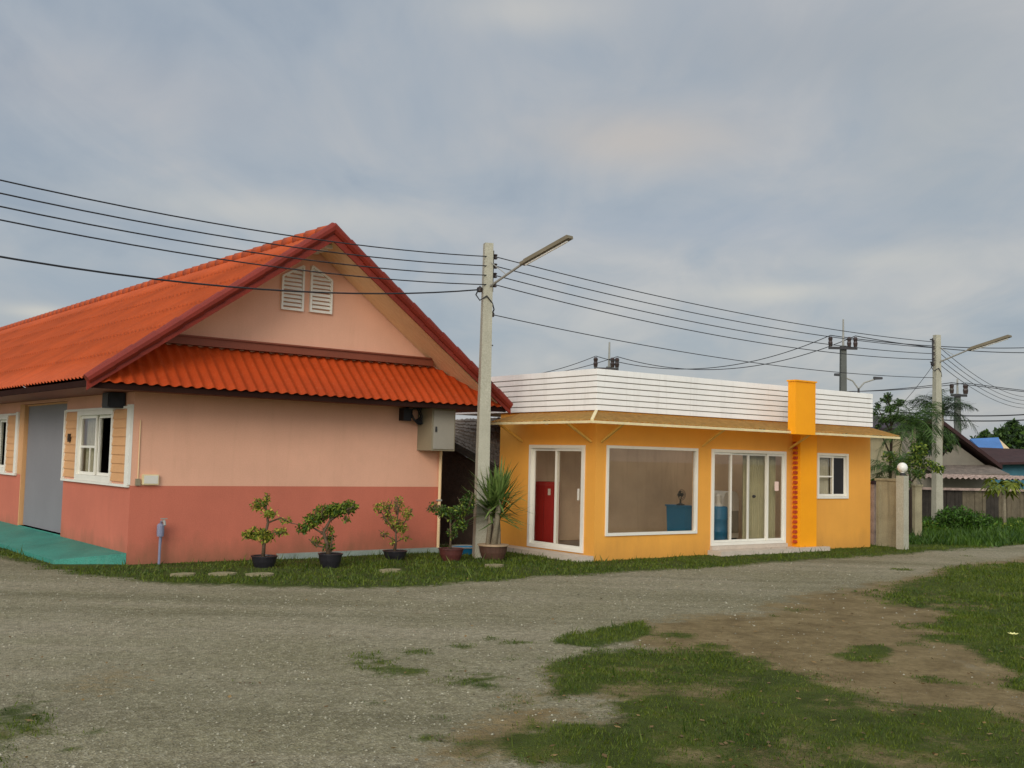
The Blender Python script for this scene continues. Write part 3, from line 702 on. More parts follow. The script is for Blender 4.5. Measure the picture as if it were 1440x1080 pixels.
# parapet of horizontal boards on posts
mb = MB(); k = 7; h = (ZP1 - ZP0 - .02) / k
for i in range(k):
    z0, z1 = ZP0 + .005 + i * h, ZP0 + .005 + (i + 1) * h - (.018 if i < k - 1 else .002)
    mb.box(-.045, L2 + .02, -.045, -.02, z0, z1); mb.box(-.045, -.02, -.02, 4.42, z0, z1)
    mb.box(L2 - .005, L2 + .02, -.02, 4.42, z0, z1); mb.box(-.02, L2 - .005, 4.395, 4.42, z0, z1)
par = mb.build('slatted_parapet', 'slat', shop)
mb = MB(); z0, z1 = ZP0 + .02, ZP1 - .03
mb.box(-.0195, L2 - .006, -.0195, -.014, z0, z1); mb.box(-.0195, -.014, -.0138, 4.39, z0, z1); mb.box(L2 - .012, L2 - .006, -.0138, 4.39, z0, z1)
mb.build('added_gap_backing', 'backing', par)  # sheet added behind the boards so their gaps look dark instead of showing sky
def post(*b): mb = MB(); mb.box(*b); mb.build('parapet_post', 'slat', par)
for u in np.linspace(.15, L2 - .15, 8): post(u - .025, u + .025, -.0136, .03, ZP0 + .12, ZP1 - .03)
for v in (1.2, 2.3, 3.4): post(-.0136, .03, v - .025, v + .025, ZP0 + .12, ZP1 - .03); post(L2 - .06, L2 - .0125, v - .025, v + .025, ZP0 + .12, ZP1 - .03)
# awning around two sides
mb = MB(); D, za, zb = .68, 2.53, 2.36; LE = 2.15
sl = math.hypot(D, za - zb)
for a_, b_ in ((-D, L2 - .02),):
    corrugated(mb, (a_, -.05, za), (1, 0, 0), Vector((0, -D, zb - za)) / sl, (0, (zb - za) / sl, D / sl), b_ - a_, sl, .13, .014, 2, 0, (lambda q: max(0, (D - q) / D * sl)) if a_ < 0 else None, spp=8)
corrugated(mb, (-.05, -D, za), (0, 1, 0), Vector((-D, 0, zb - za)) / sl, ((zb - za) / sl, 0, D / sl), LE + D, sl, .13, .014, 2, 0, lambda q: max(0, (D - q) / D * sl), spp=8)
aw = mb.build('awning', 'awn', shop, True)
mb = MB(); mb.box(-D - .06, L2 - .02, -D - .06, -D - .035, zb - .055, zb - .012); mb.box(-D - .06, -D - .035, -D - .035, LE, zb - .055, zb - .012)
mb.bar((-D - .05, -D - .05, zb - .0), (-.03, -.03, za + .02), .05, .03)
mb.build('awning_edge', 'awnedge', aw)
for u in [q for q in np.arange(.2, L2, .95) if not 5.1 < q < 5.9]: mb = MB(); mb.bar((u, -.02, za - .05), (u, -D - .04, zb - .045), .03, .03); mb.build('awning_rafter', 'awnedge', aw)
for v in np.arange(.3, LE, .8): mb = MB(); mb.bar((-.02, v, za - .05), (-D - .04, v, zb - .045), .03, .03); mb.build('awning_rafter', 'awnedge', aw)
for u in (.12, 2.62, 5.1): mb = MB(); mb.bar((u, -.005, 2.02), (u, -.6, 2.35), .035, .035); mb.build('awning_brace', 'yellowsteel', aw)
for v in (.12, 2.08): mb = MB(); mb.bar((-.005, v, 2.02), (-.6, v, 2.35), .035, .035); mb.build('awning_brace', 'yellowsteel', aw)
# amber pillar with a column of brick ends
mb = MB(); mb.box(5.24, 5.76, -.19, -.002, -.05, 2.36); pil = mb.build('pillar', 'amber', shop)
pu0, pz1 = OR.front(1119, 536, -D - .16); pu1, _ = OR.front(1147, 536, -D - .16); pz0 = OR.front(1130, 611, -D - .16)[1]
mb = MB(); mb.box(pu0, pu1, -D - .16, -D + .02, pz0, pz1); mb.build('upright_panel', 'amber', pil)
mb = MB(); mb.box(pu0 - .02, pu1 + .02, -D - .18, -D + .04, pz1 + .001, pz1 + .03); mb.build('panel_cap', 'amber', pil)
mb = MB(); z = .16
while z < 2.2: mb.hexa([(5.18, -.13, z), (5.238, -.13, z), (5.238, -.05, z), (5.18, -.05, z)], [(5.19, -.125, z + .055), (5.238, -.125, z + .055), (5.238, -.055, z + .055), (5.19, -.055, z + .055)]); z += .098
mb.build('brick_ends', 'brick', pil)
# glazing
def frame_rect(mb, u0, u1, z0, z1, t0, t1, w, axis='x'):
    for a, b, c, d in ((u0, u0 + w, z0, z1), (u1 - w, u1, z0, z1), (u0 + w, u1 - w, z0, z0 + w), (u0 + w, u1 - w, z1 - w, z1)):
        mb.box(a, b, t0, t1, c, d) if axis == 'x' else mb.box(t0, t1, a, b, c, d)
def pane(u0, u1, z0, z1, t, parent, axis='x', m='glass'):
    mb = MB(); mb.box(u0, u1, t, t + .006, z0, z1) if axis == 'x' else mb.box(t, t + .006, u0, u1, z0, z1)
    return mb.build('window_pane', m, parent)
mb = MB(); frame_rect(mb, .242, 2.498, .402, 1.968, -.025, .06, .05); w = mb.build('display_window', 'white', shop); pane(.285, 2.455, .445, 1.925, .02, w)
mb = MB(); frame_rect(mb, 2.872, 5.018, .162, 1.968, -.025, .07, .055); w = mb.build('glass_door', 'white', shop)
for a, b, t in ((2.93, 3.45, .0), (3.42, 3.97, .032), (3.94, 4.50, .032), (4.47, 4.96, .0)):
    mb = MB(); frame_rect(mb, a, b, .22, 1.91, t, t + .028, .04); sw = mb.build('door_leaf', 'white', w); pane(a + .035, b - .035, .255, 1.875, t + .01, sw)
mb = MB()
for i in range(91): u = 3.99 + .95 * i / 90; y = .2 + .022 * math.sin(i * 1.1) + .008 * math.sin(i * .37); mb.v += [(u, y, .2), (u, y, 1.93)]
mb.f = [(2 * i, 2 * i + 1, 2 * i + 3, 2 * i + 2) for i in range(90)]; mb.m = [0] * 90; mb.build('curtain', 'curtain2', w, True)
mb = MB(); mb.lathe([(.03, 0), (.03, .03), (.02, .05)], n=12); hd = mb.build('handle', 'iron', w); hd.location = (4.06, -.0, 1.08); hd.rotation_euler = (PI / 2, 0, 0)
mb = MB(); frame_rect(mb, 6.002, 7.038, 1.032, 1.968, -.025, .06, .05); w = mb.build('window', 'white', shop)
for a, b, t, m in ((6.055, 6.56, .0, 'glass'), (6.52, 6.985, .03, 'glassd')):
    mb = MB(); frame_rect(mb, a, b, 1.085, 1.915, t, t + .026, .04)
    if m == 'glass': mb.box(a + .04, b - .04, t, t + .026, 1.47, 1.5)
    sw = mb.build('window_sash', 'white', w)
    if m == 'glass': pane(a + .035, b - .035, 1.12, 1.88, t + .01, sw, 'x', m)
    else: mb = MB(); mb.box(a + .035, b - .035, t + .01, t + .014, 1.12, 1.88); mb.build('dark_sash_sheet', 'black', sw)  # black sheet added for the darkness of the room behind this sash
mb = MB(); o = 0
for i in range(41): u = 6.06 + .5 * i / 40; y = .12 + .02 * math.sin(i * 1.3); mb.v += [(u, y, 1.04), (u, y, 1.95)]
mb.f = [(2 * i, 2 * i + 1, 2 * i + 3, 2 * i + 2) for i in range(40)]; mb.m = [0] * 40; mb.build('curtain', 'curtain', w, True)
mb = MB(); frame_rect(mb, .272, 1.848, .095, 1.958, -.025, .07, .06, 'y'); w = mb.build('glass_door', 'white', shop)
for a, b, t in ((.335, 1.10, .0), (1.04, 1.785, .032)):
    mb = MB(); frame_rect(mb, a, b, .155, 1.898, t, t + .028, .045, 'y'); sw = mb.build('door_leaf', 'white', w); pane(a + .04, b - .04, .195, 1.86, t + .01, sw, 'y')
mb = MB(); mb.box(-.05, -.026, .38, .41, 1.0, 1.2); mb.build('handle', 'cabinet', w)
mb = MB(); mb.box(4.68, 4.80, -.0105, -.0095, 1.19, 1.37); mb.build('paper_notice', 'paper', w)
# steps
for nm, b in (('door_step', (2.8, 6.0, -.34, -.215, -.05, .085)), ('door_step', (-.36, -.004, .0, 2.75, -.05, .07))):
    mb = MB(); mb.box(*b)
    if b[0] > 0: mb.box(2.8, 5.20, -.215, -.004, -.05, .085)
    s_ = mb.build(nm, 'stepmat', shop)
mb = MB(); mb.box(2.86, 5.03, -.06, -.004, .087, .158); mb.build('door_sill', 'stepmat', shop)
# small round lamps under the awning
def awning_lamp(u, v, label):
    t = fitting('awning_lamp', label, 'lamp', OR, u, v, 2.40); t['group'] = 'small lamps under the awning'
    mb = MB(); mb.lathe([(.03, .05), (.055, .03), (.06, -.03), (.045, -.07)], n=12); mb.build('lamp_shade', 'iron', t)
    mb = MB(); mb.lathe([(.03, -.085), (.04, -.072)], n=10); mb.build('bulb', 'globe', t)
awning_lamp(-.3, 1.0, 'small lamp under the awning above the red cabinet door')
awning_lamp(1.35, -.3, 'small lamp under the awning above the big display window')
awning_lamp(3.95, -.3, 'small lamp under the awning above the four leaf glass door')
awning_lamp(6.55, -.3, 'small lamp under the awning above the small right window')
# things seen inside the shop
def fr_(px, py, off): return OR.front(px, py, off)
t = fitting('red_cabinet', 'tall red metal cabinet behind the left glass door', 'cabinet', OR, 0, 0, .1)
P = OR.loc(G(766, 764, .1)); dirn = Vector((P.x + .0, P.y, 0))
t.location = OR.wor(P.x, P.y + .05, .097)
a_ = math.atan2(t.location.x, t.location.y); t.rotation_euler.z = -a_ - .25
mb = MB(); mb.box(-.21, .21, 0, .4, 0, 1.17); mb.build('case', 'red', t)
mb = MB(); mb.box(-.19, -.004, -.018, -.001, .06, 1.13); dd = mb.build('cabinet_door', 'red', t)
mb = MB(); mb.box(.004, .19, -.018, -.001, .06, 1.13); mb.build('cabinet_door', 'red', t)
mb = MB(); mb.box(.08, .13, -.03, -.0185, .92, 1.04); mb.build('lock_plate', 'cabinet', t)
def boxthing(name, label, cat, x0, x1, ytop, off, dep, m, zb=.097):
    u0, z = fr_(x0, ytop, off); u1, _ = fr_(x1, ytop, off)
    t = fitting(name, label, cat, OR, (u0 + u1) / 2, off, zb); return t, (u1 - u0) / 2, z - zb
t, hw, hh = boxthing('storage_bin', 'teal plastic bin seen through the big display window', 'bin', 962, 973, 711, .75, .5, 'blue')
mb = MB(); mb.hexa([(-hw * .85, 0, 0), (hw * .85, 0, 0), (hw * .85, .45, 0), (-hw * .85, .45, 0)], [(-hw, -.03, hh - .03), (hw, -.03, hh - .03), (hw, .48, hh - .03), (-hw, .48, hh - .03)]); mb.build('body', 'blue', t)
mb = MB(); mb.box(-hw - .02, hw + .02, -.05, .5, hh - .028, hh); mb.build('lid', 'blue', t)
t2, hw2, hh2 = boxthing('desk_fan', 'small dark desk fan standing on the teal bin', 'fan', 955, 975, 690, .75, .3, 'black')
t2.location = OR.wor(t2.location.dot(OR.u) - OR.o.dot(OR.u), .9, .097 + hh); fh = .2
mb = MB(); mb.lathe([(.08, 0), (.08, .02), (.02, .04), (.015, .12)], n=14); mb.build('stand', 'iron', t2)
mb = MB()
for r in (.1, .07, .035): mb.tube([(r * math.cos(q * PI / 10), -.03, .2 + r * math.sin(q * PI / 10)) for q in range(21)], .006, 5)
mb.tube([(0, -.05, .2), (0, .06, .2)], .03, 8); mb.build('cage', 'iron', t2)
mb = MB()
for q in range(4): c, s = math.cos(q * PI / 2), math.sin(q * PI / 2); mb.hexa([(0, -.01, .2), (.08 * c, -.015, .2 + .08 * s), (.06 * c - .05 * s, .01, .2 + .06 * s + .05 * c), (0, .0, .2)], [(0, -.005, .2), (.08 * c, -.01, .2 + .08 * s), (.06 * c - .05 * s, .015, .2 + .06 * s + .05 * c), (0, .005, .2)])
mb.build('blades', 'iron', t2)
t, hw, hh = boxthing('water_drum', 'tall blue drum just inside the four leaf glass door', 'drum', 1001, 1019, 712, .7, .4, 'blue')
mb = MB(); mb.lathe([(hw * .95, 0), (hw, .03), (hw, hh * .33), (hw * 1.04, hh * .35), (hw, hh * .37), (hw, hh * .66), (hw * 1.04, hh * .68), (hw, hh * .7), (hw, hh - .04), (hw * .9, hh)], n=24); mb.build('body', 'blue', t, True)
mb = MB(); mb.lathe([(hw * .5, hh), (hw * .5, hh + .04), (hw * .3, hh + .05), (hw * .3, hh + .2), (hw * .1, hh + .24)], n=16); mb.build('pump_top', 'cabinet', t)
t, hw, hh = boxthing('white_cabinet', 'off white cabinet with a rounded top behind the glass door', 'cabinet', 1018, 1039, 691, 1.0, .5, 'cabinet')
mb = MB(); pr = [(-hw, 0, .1), (hw, 0, .1), (hw, 0, hh - .15), (hw * .8, 0, hh - .04), (hw * .4, 0, hh), (-hw * .4, 0, hh), (-hw * .8, 0, hh - .04), (-hw, 0, hh - .15)]
mb.prism(pr, (0, .5, 0)); mb.build('case', 'cabinet', t)
mb = MB(); mb.box(-hw * .1, hw * .9, -.02, -.002, .2, hh * .62); mb.build('front_panel', 'boxlid', t); mb = MB(); mb.box(-hw * .9, hw * .9, .03, .47, 0, .099); mb.build('base', 'iron', t)

# ------------------------------------------------------------------ shed between the houses
shed = thing('old_shed', 'dark old shed with grey tiled roof between the two houses', 'shed', at(666, 770, 21.6).to_2d().to_3d(), .62)
inv = shed.matrix_basis.inverted() if False else (Matrix.Translation(shed.location) @ Matrix.Rotation(.62, 4, 'Z')).inverted()
A, B, C_, D_ = [inv @ at(*p) for p in ((628, 590, 23.4), (704, 587, 22.6), (704, 662, 20.9), (628, 618, 21.3))]
mb = MB(); nx, ny = 44, 9
for j in range(ny):
    for e in (0, 1):
        for i in range(nx + 1):
            a_, b_ = i / nx, (j + e) / ny
            p = A * (1 - a_) * (1 - b_) + B * a_ * (1 - b_) + C_ * a_ * b_ + D_ * (1 - a_) * b_
            mb.v.append(tuple(p + Vector((0, 0, random.uniform(-.012, .012) + (.03 if e else 0)))))
for r_ in range(2 * ny - 1):
    for i in range(nx): a_ = r_ * (nx + 1) + i; mb.f.append((a_, a_ + 1, a_ + nx + 2, a_ + nx + 1)); mb.m.append(0)
mb.build('roof', 'greyroof', shed)
mb = MB(); p0, p1 = (C_ + Vector((0, .2, -.05))), (D_ + Vector((.0, .25, -.05)))
mb.hexa([(p0.x, p0.y, -.03), (p0.x, p0.y + 1.2, -.03), (p1.x, p1.y + 1.2, -.03), (p1.x, p1.y, -.03)], [(p0.x, p0.y, p0.z), (p0.x, p0.y + 1.2, p0.z + .1), (p1.x, p1.y + 1.2, p1.z + .1), (p1.x, p1.y, p1.z)])
mb.build('wall', 'barkdark', shed)
mb = MB(); mb.bar(D_ + Vector((-.05, .03, -.02)), C_ + Vector((.05, .03, -.02)), .06, .14); mb.build('eave_beam', 'fence', shed)

# ------------------------------------------------------------------ utility poles with a street light
WD = Vector((.75, .66, 0)).normalized(); AD = Vector((.66, -.75, 0)).normalized()
POLE1 = G(675, 783); POLE1.z = 0; POLE2 = at(1318, 700, 29.8); POLE2.z = 0; PH = 5.44
def make_pole():
    t = thing('utility_pole', 'tall square concrete utility pole rising beside the yucca between both houses', 'utility pole', POLE1, 0, 'concrete poles with street lights')
    mb = MB(); b, c = .115, .075
    def ring(w, z): return [(-w, -w, z), (w, -w, z), (w, w, z), (-w, w, z)]
    mb.hexa(ring(b, -.1), ring(c, PH)); sh = mb.build('shaft', 'conc', t); sh.rotation_euler.z = .25
    for z in (3.0, 3.65): mb = MB(); mb.tube([(-.09, 0, z), (.13, 0, z)], .012, 6); mb.build('step_bolt', 'iron', t)
    mb = MB(); r0 = WD * .12
    mb.bar(r0 + Vector((0, 0, 4.6)), r0 + Vector((0, 0, 5.33)), .03, .04)
    for z in (4.65, 5.28): mb.bar((0, 0, z), r0 + Vector((0, 0, z)), .04, .03)
    rk = mb.build('insulator_rack', 'iron', t)
    for i in range(4):
        z = 5.23 - .165 * i; mb = MB(); mb.lathe([(.025, -.045), (.042, -.035), (.025, -.01), (.025, .01), (.042, .035), (.025, .045)], WD * .17 + Vector((0, 0, z)), 12); mb.build('insulator', 'insul', t)
    mb = MB(); mb.lathe([(.03, -.045), (.05, -.03), (.05, .03), (.03, .045)], (-.13, -.02, 4.62), 10); mb.tube([(-.07, -.02, 4.62), (-.13, -.02, 4.62)], .012, 6)
    mb.lathe([(.03, -.04), (.04, -.02), (.04, .02), (.03, .04)], WD * .13 + Vector((0, 0, 4.2)), 10); mb.build('insulator', 'insul', t)
    mb = MB(); mb.tube([(-.12, -.05, 4.68), (-.19, -.08, 4.52), (-.12, -.1, 4.42), (0, -.12, 4.5), (.1, -.05, 4.38), (.13, 0, 4.28), (.1, .05, 4.22)], .013, 6); mb.build('jumper_cable', 'wire', t)
    mb = MB(); a0 = Vector((0, 0, 4.68)); a1 = AD * .9 + Vector((0, 0, 4.97)); a2 = AD * 2.05 + Vector((0, 0, 5.27))
    mb.tube([a0 + AD * .08, a1, a1 + (a2 - a1) * .1], .022, 8); mb.tube([Vector((0, 0, 5.1)) + AD * .08, AD * .5 + Vector((0, 0, 4.84))], .008, 5)
    arm = mb.build('lamp_arm', 'metal', t)
    mb = MB(); ax = (a2 - a1).normalized(); mb.bar(a1, a2, .12, .05); mb.bar(a1 + ax * .06 + Vector((0, 0, .042)), a2 - ax * .06 + Vector((0, 0, .042)), .06, .03)
    lp = mb.build('lamp_housing', 'lampgrey', t)
    mb = MB(); dn = Vector((0, 0, -1)); dn = (dn - ax * dn.dot(ax)).normalized() * .045; mb.tube([a1 + ax * .08 + dn, a2 - ax * .08 + dn], .017, 8); mb.build('lamp_tube', 'globe', lp)
    return t
pole1 = make_pole()
pole2 = copy_tree(pole1); pole2.location = POLE2
for ch in [q for q in COL.objects if q.parent == pole2 and q.name.startswith('insulator')][:5]: ch.location = -WD * .36
pole2['label'] = 'concrete utility pole with street light rising from the bushes on the right'

def wire(label, a, b, sag, r=.009, k=28, group='overhead wires'):
    a, b = Vector(a), Vector(b); mb = MB(); mid = (a + b) / 2
    mb.tube([(a + (b - a) * (i / k) - Vector((0, 0, 4 * sag * (i / k) * (1 - i / k)))) - mid for i in range(k + 1)], r, 6)
    o = mb.build('overhead_wire', 'wire'); o.location = mid; return tag(o, label, 'wire', group)
EL = POLE1 + Vector((-10.3, -12.9, 0))
ordw = ['topmost', 'second', 'third', 'fourth']
for i in range(4):
    z = 5.23 - .165 * i; p = POLE1 + WD * .18 + Vector((0, 0, z)); q = POLE2 - WD * .18 + Vector((0, 0, z))
    wire(f'{ordw[i]} of the four close wires left of the near pole over the pink house', EL + Vector((.1 * i, -.1 * i, z)), p, .56)
    wire(f'{ordw[i]} of the four wires between the two concrete poles', p, q, .2 + .03 * i)
    wire(f'{ordw[i]} of the four thin wires leaving the far concrete pole to the right', q, q + Vector((12.5, 20, -.1)), .4, .009)
wire('low single wire crossing the gable to the near pole', EL + Vector((0, 0, 4.62)), POLE1 + Vector((-.13, -.02, 4.62)), .8, .012)
wire('lowest thin wire from the near pole down past the parapet', POLE1 + WD * .15 + Vector((0, 0, 4.2)), POLE2 + Vector((-.1, 0, 4.24)), .24, .008)
wire('faint stay cable slanting down left of the far concrete pole', POLE2 + Vector((-.1, 0, 4.6)), at(1262, 575, 31), .05, .007)

# far poles
def far_pole(px, Y, ytop, yarm, x0, x1, zb_, label, rod=True):
    P = at(px, 700, Y); t = thing('power_pole', label, 'power pole', (P.x, Y, 0), 0, 'far power poles')
    zt, zr = at(px, yarm, Y).z, at(px, ytop, Y).z; s = Y / 60
    mb = MB(); mb.hexa([(-.2 * s, -.2, -.1), (.2 * s, -.2, -.1), (.2 * s, .2, -.1), (-.2 * s, .2, -.1)], [(-.15 * s, -.15, zt + .15), (.15 * s, -.15, zt + .15), (.15 * s, .15, zt + .15), (-.15 * s, .15, zt + .15)]); mb.build('shaft', 'fargrey', t)
    mb = MB(); mb.tube([(0, 0, zt + .1), (0, 0, zr)], [.07 * s, .045 * s], 6); mb.build('top_rod', 'metal', t)
    xl, xr = at(x0, yarm, Y).x - P.x, at(x1, yarm, Y).x - P.x
    mb = MB(); mb.box(xl - .1, xr + .1, -.3, -.18, zt - .08 * s, zt + .06 * s); mb.build('crossarm', 'iron', t)
    for x in (xl, (xl + xr) / 2 + .35 * s, xr):
        mb = MB(); mb.lathe([(.1 * s, 0), (.13 * s, .2 * s), (.1 * s, .3 * s), (.13 * s, .45 * s), (.08 * s, .55 * s)], (x, -.24, zt + .08 * s), 8); mb.build('insulator', 'insul', t)
    return [Vector((P.x + x, Y - .24, zt + .7 * s)) for x in (xl, xr)] + [Vector((P.x, Y - .24, zt - 1.2 * s))]
fa = far_pole(1185, 60, 449, 490, 1166, 1201, 0, 'far power pole with crossarm standing behind the right end of the white parapet')
fb = far_pole(853, 66, 481, 519, 837, 867, 0, 'far power pole whose crossarm just tops the corner of the white parapet')
fc = far_pole(1347, 105, 533, 556, 1337, 1357, 0, 'distant power pole between the far concrete pole and the dark trees')
G2 = 'far power lines'
for i, w in enumerate(('left', 'right')):
    wire(f'far line on the {w} end of the crossarms between the two far poles', fb[i], fa[i], 1.3, .022, group=G2)
    wire(f'far line from the crossarm {w} end running right past the concrete pole', fa[i], at(1490, 487 + 8 * i, 66), .35, .024, group=G2)
    wire(f'far line sinking left behind the pink roof from the {w} crossarm end', fb[i], at(640, 530 - 2 * i, 66), .6, .02, group=G2)
    wire(f'distant line at the {w} end of the distant pole crossarm towards the right', fc[i], fc[i] + Vector((60, 5, -.2)), 1.5, .035, group=G2)
    wire(f'distant line left of the distant pole on its {w} crossarm end', fc[i], fc[i] + Vector((-26, -3, -.9 + .2 * i)), .9, .035, group=G2)
wire('upper of two thick low cables behind the palm and treetops', at(1225, 575, 90), at(1500, 578, 90), .5, .05, group=G2)
wire('lower of two thick low cables behind the palm and treetops', at(1225, 581, 90), at(1500, 586, 90), .5, .05, group=G2)

# double armed street lamp far behind the shop
P = at(1207, 700, 70); t = thing('street_lamp', 'distant double armed street lamp above the right end of the parapet', 'street lamp', (P.x, 70, 0))
zj = at(1207, 546, 70).z
mb = MB(); mb.tube([(0, 0, -.1), (0, 0, zj)], [.12, .07], 8); mb.build('post', 'iron', t)
for px, py in ((1180, 527), (1234, 532)):
    e = at(px, py, 70) - Vector((P.x, 70, 0)); mb = MB(); mb.tube([(0, 0, zj - .05), (e.x * .3, 0, zj + (e.z - zj) * .55), (e.x, 0, e.z)], .05, 6); mb.build('lamp_arm', 'metal', t)
    mb = MB(); sg = 1 if e.x > 0 else -1
    mb.hexa([(e.x - .25 * sg, -.14, e.z - .1), (e.x + .3 * sg, -.14, e.z - .06), (e.x + .3 * sg, .14, e.z - .06), (e.x - .25 * sg, .14, e.z - .1)], [(e.x - .25 * sg, -.1, e.z + .1), (e.x + .3 * sg, -.1, e.z + .08), (e.x + .3 * sg, .1, e.z + .08), (e.x - .25 * sg, .1, e.z + .1)]); mb.build('lamp_head', 'iron', t)
# ------------------------------------------------------------------ potted plants along the pink wall
def pxr(px, Y): return px / FPX * Y
def pot(t, r, h, m, rim=None):
    mb = MB(); mb.lathe([(r * .72, 0), (r * .92, h * .5), (r, h * .9), (r * 1.06, h * .92), (r * 1.06, h), (r * .94, h), (r * .9, h * .88)], n=22); p = mb.build('pot', m, t, False)
    mb = MB(); mb.lathe([(r * .895, h * .84), (r * .895, h * .9)], n=18); mb.build('soil', 'soil', t)
    if rim: mb = MB(); mb.lathe([(r * 1.08, h * .93), (r * 1.1, h * .97), (r * 1.1, h * 1.03), (r * .9, h * 1.03)], n=22); mb.build('pot_rim', rim, p)
def shrub(label, bx, by, pw, ph, potm, stems, clumps, nleaf, mats, leaf, droop=.3, rim=None):
    P = G(bx, by); Y = P.y; t = thing('potted_shrub', label, 'potted plant', (P.x, P.y, -.015), 0, 'potted plants along the pink wall')
    pot(t, pxr(pw, Y) / 2, pxr(ph, Y), potm, rim)
    L = lambda q: at(q[0], q[1], Y) - P + Vector((0, q[2] if len(q) > 2 else 0, .015))
    mb = MB()
    for st in stems:
        r0 = st[0]; pts = [L(q) for q in st[1:]]
        mb.tube(pts, [r0 * (1 - .65 * i / (len(pts) - 1)) for i in range(len(pts))], 6)
    for c in clumps:
        c0 = L(c[:2]); rx, rz = pxr(c[2], Y), pxr(c[3], Y)
        for q in range(5):
            e = c0 + Vector((random.uniform(-1, 1) * rx, random.uniform(-1, 1) * rx * .8, random.uniform(.1, 1.15) * rz)); st = c0 + Vector((random.uniform(-.2, .2) * rx, 0, -rz * .9))
            mb.tube([st, (st + e) / 2 + Vector((0, 0, -.01)), e], [.006, .005, .003], 4)
    mb.build('stem', 'bark', t, True)
    cl = [(L(c[:2]) + Vector((0, random.uniform(-.12, .12), 0)), (pxr(c[2], Y), max(pxr(c[2], Y) * .8, .08), pxr(c[3], Y)), c[4] if len(c) > 4 else c[2] * c[3]) for c in clumps]
    C = clump_points(cl, nleaf); k = len(C) // len(mats); perm = rng.permutation(len(C))
    Vs, Fs, Ms = [], [], []; o = 0
    V, Fc = leaf_arrays(C[perm], leaf, leaf * .5, .3, droop); mi = np.minimum(np.arange(len(C)) // max(1, k), len(mats) - 1)
    merge_np('foliage', V, Fc, mats, t, mi)
    return t
shrub('sparse potted shrub with leaves in two tiers, nearest the house corner', 371, 797, 35, 17, 'potblack',
      [(.03, (370, 783), (372, 755), (377, 735), (374, 715), (376, 694)), (.014, (372, 752), (358, 748), (348, 750)), (.014, (377, 735), (395, 728), (408, 735), (420, 738)), (.012, (374, 752), (392, 748)), (.01, (375, 715), (362, 708))],
      [(360, 751, 17, 8, 190), (348, 753, 9, 5, 70), (376, 754, 11, 9, 120), (394, 748, 10, 5, 70), (364, 710, 11, 9, 90), (376, 702, 5, 9, 40), (382, 722, 11, 6, 70), (400, 732, 9, 4, 30)], 1100, ['leafmid', 'leafmid', 'leafyel'], .06)
shrub('lush dark green potted shrub leaning right with a slanted top', 464, 797, 33, 20, 'potblack',
      [(.035, (462, 780), (459, 762), (455, 748), (464, 732), (478, 722)), (.018, (457, 752), (440, 742), (428, 748)), (.015, (462, 770), (446, 768), (434, 758)), (.02, (464, 732), (485, 718), (498, 712)), (.015, (464, 775), (468, 752))],
      [(455, 722, 16, 11, 240), (472, 717, 14, 9, 220), (490, 714, 12, 9, 170), (440, 732, 14, 10, 190), (428, 743, 10, 7, 80), (460, 752, 10, 12, 90), (462, 768, 8, 9, 60), (444, 762, 8, 6, 30), (486, 730, 5, 6, 18)], 2000, ['leafmid', 'leafmid', 'leafdark'], .062)
shrub('yellowish potted shrub with upright fan of thin branches', 555, 786, 33, 13, 'potblack',
      [(.026, (555, 776), (557, 758), (556, 742)), (.014, (556, 748), (542, 730), (530, 710)), (.014, (556, 742), (560, 722), (559, 700)), (.014, (557, 750), (572, 730), (580, 715)), (.01, (556, 760), (542, 752), (532, 745)), (.01, (557, 762), (570, 756)), (.012, (556, 744), (548, 720), (545, 706))],
      [(534, 714, 8, 9), (545, 716, 8, 12), (559, 711, 8, 14), (573, 722, 8, 10), (556, 736, 12, 10), (566, 742, 9, 8), (544, 730, 7, 8), (540, 752, 8, 4, 25), (569, 757, 8, 4, 25), (552, 762, 5, 6, 20)], 1000, ['leafmid', 'leafyel', 'leafmid'], .05)
shrub('thin stemmed potted shrub with flat leafy top beside the dark gap', 634, 787, 34, 17, 'potred',
      [(.022, (633, 775), (634, 750), (633, 730), (640, 716)), (.012, (633, 735), (618, 720), (606, 713)), (.012, (634, 740), (650, 722), (660, 712))],
      [(610, 714, 9, 7), (622, 719, 12, 9), (640, 722, 16, 11), (655, 712, 12, 12), (660, 700, 8, 8), (648, 738, 10, 9), (636, 750, 8, 8, 40)], 1100, ['leafmid', 'leafdark', 'leafdark'], .062, .4)
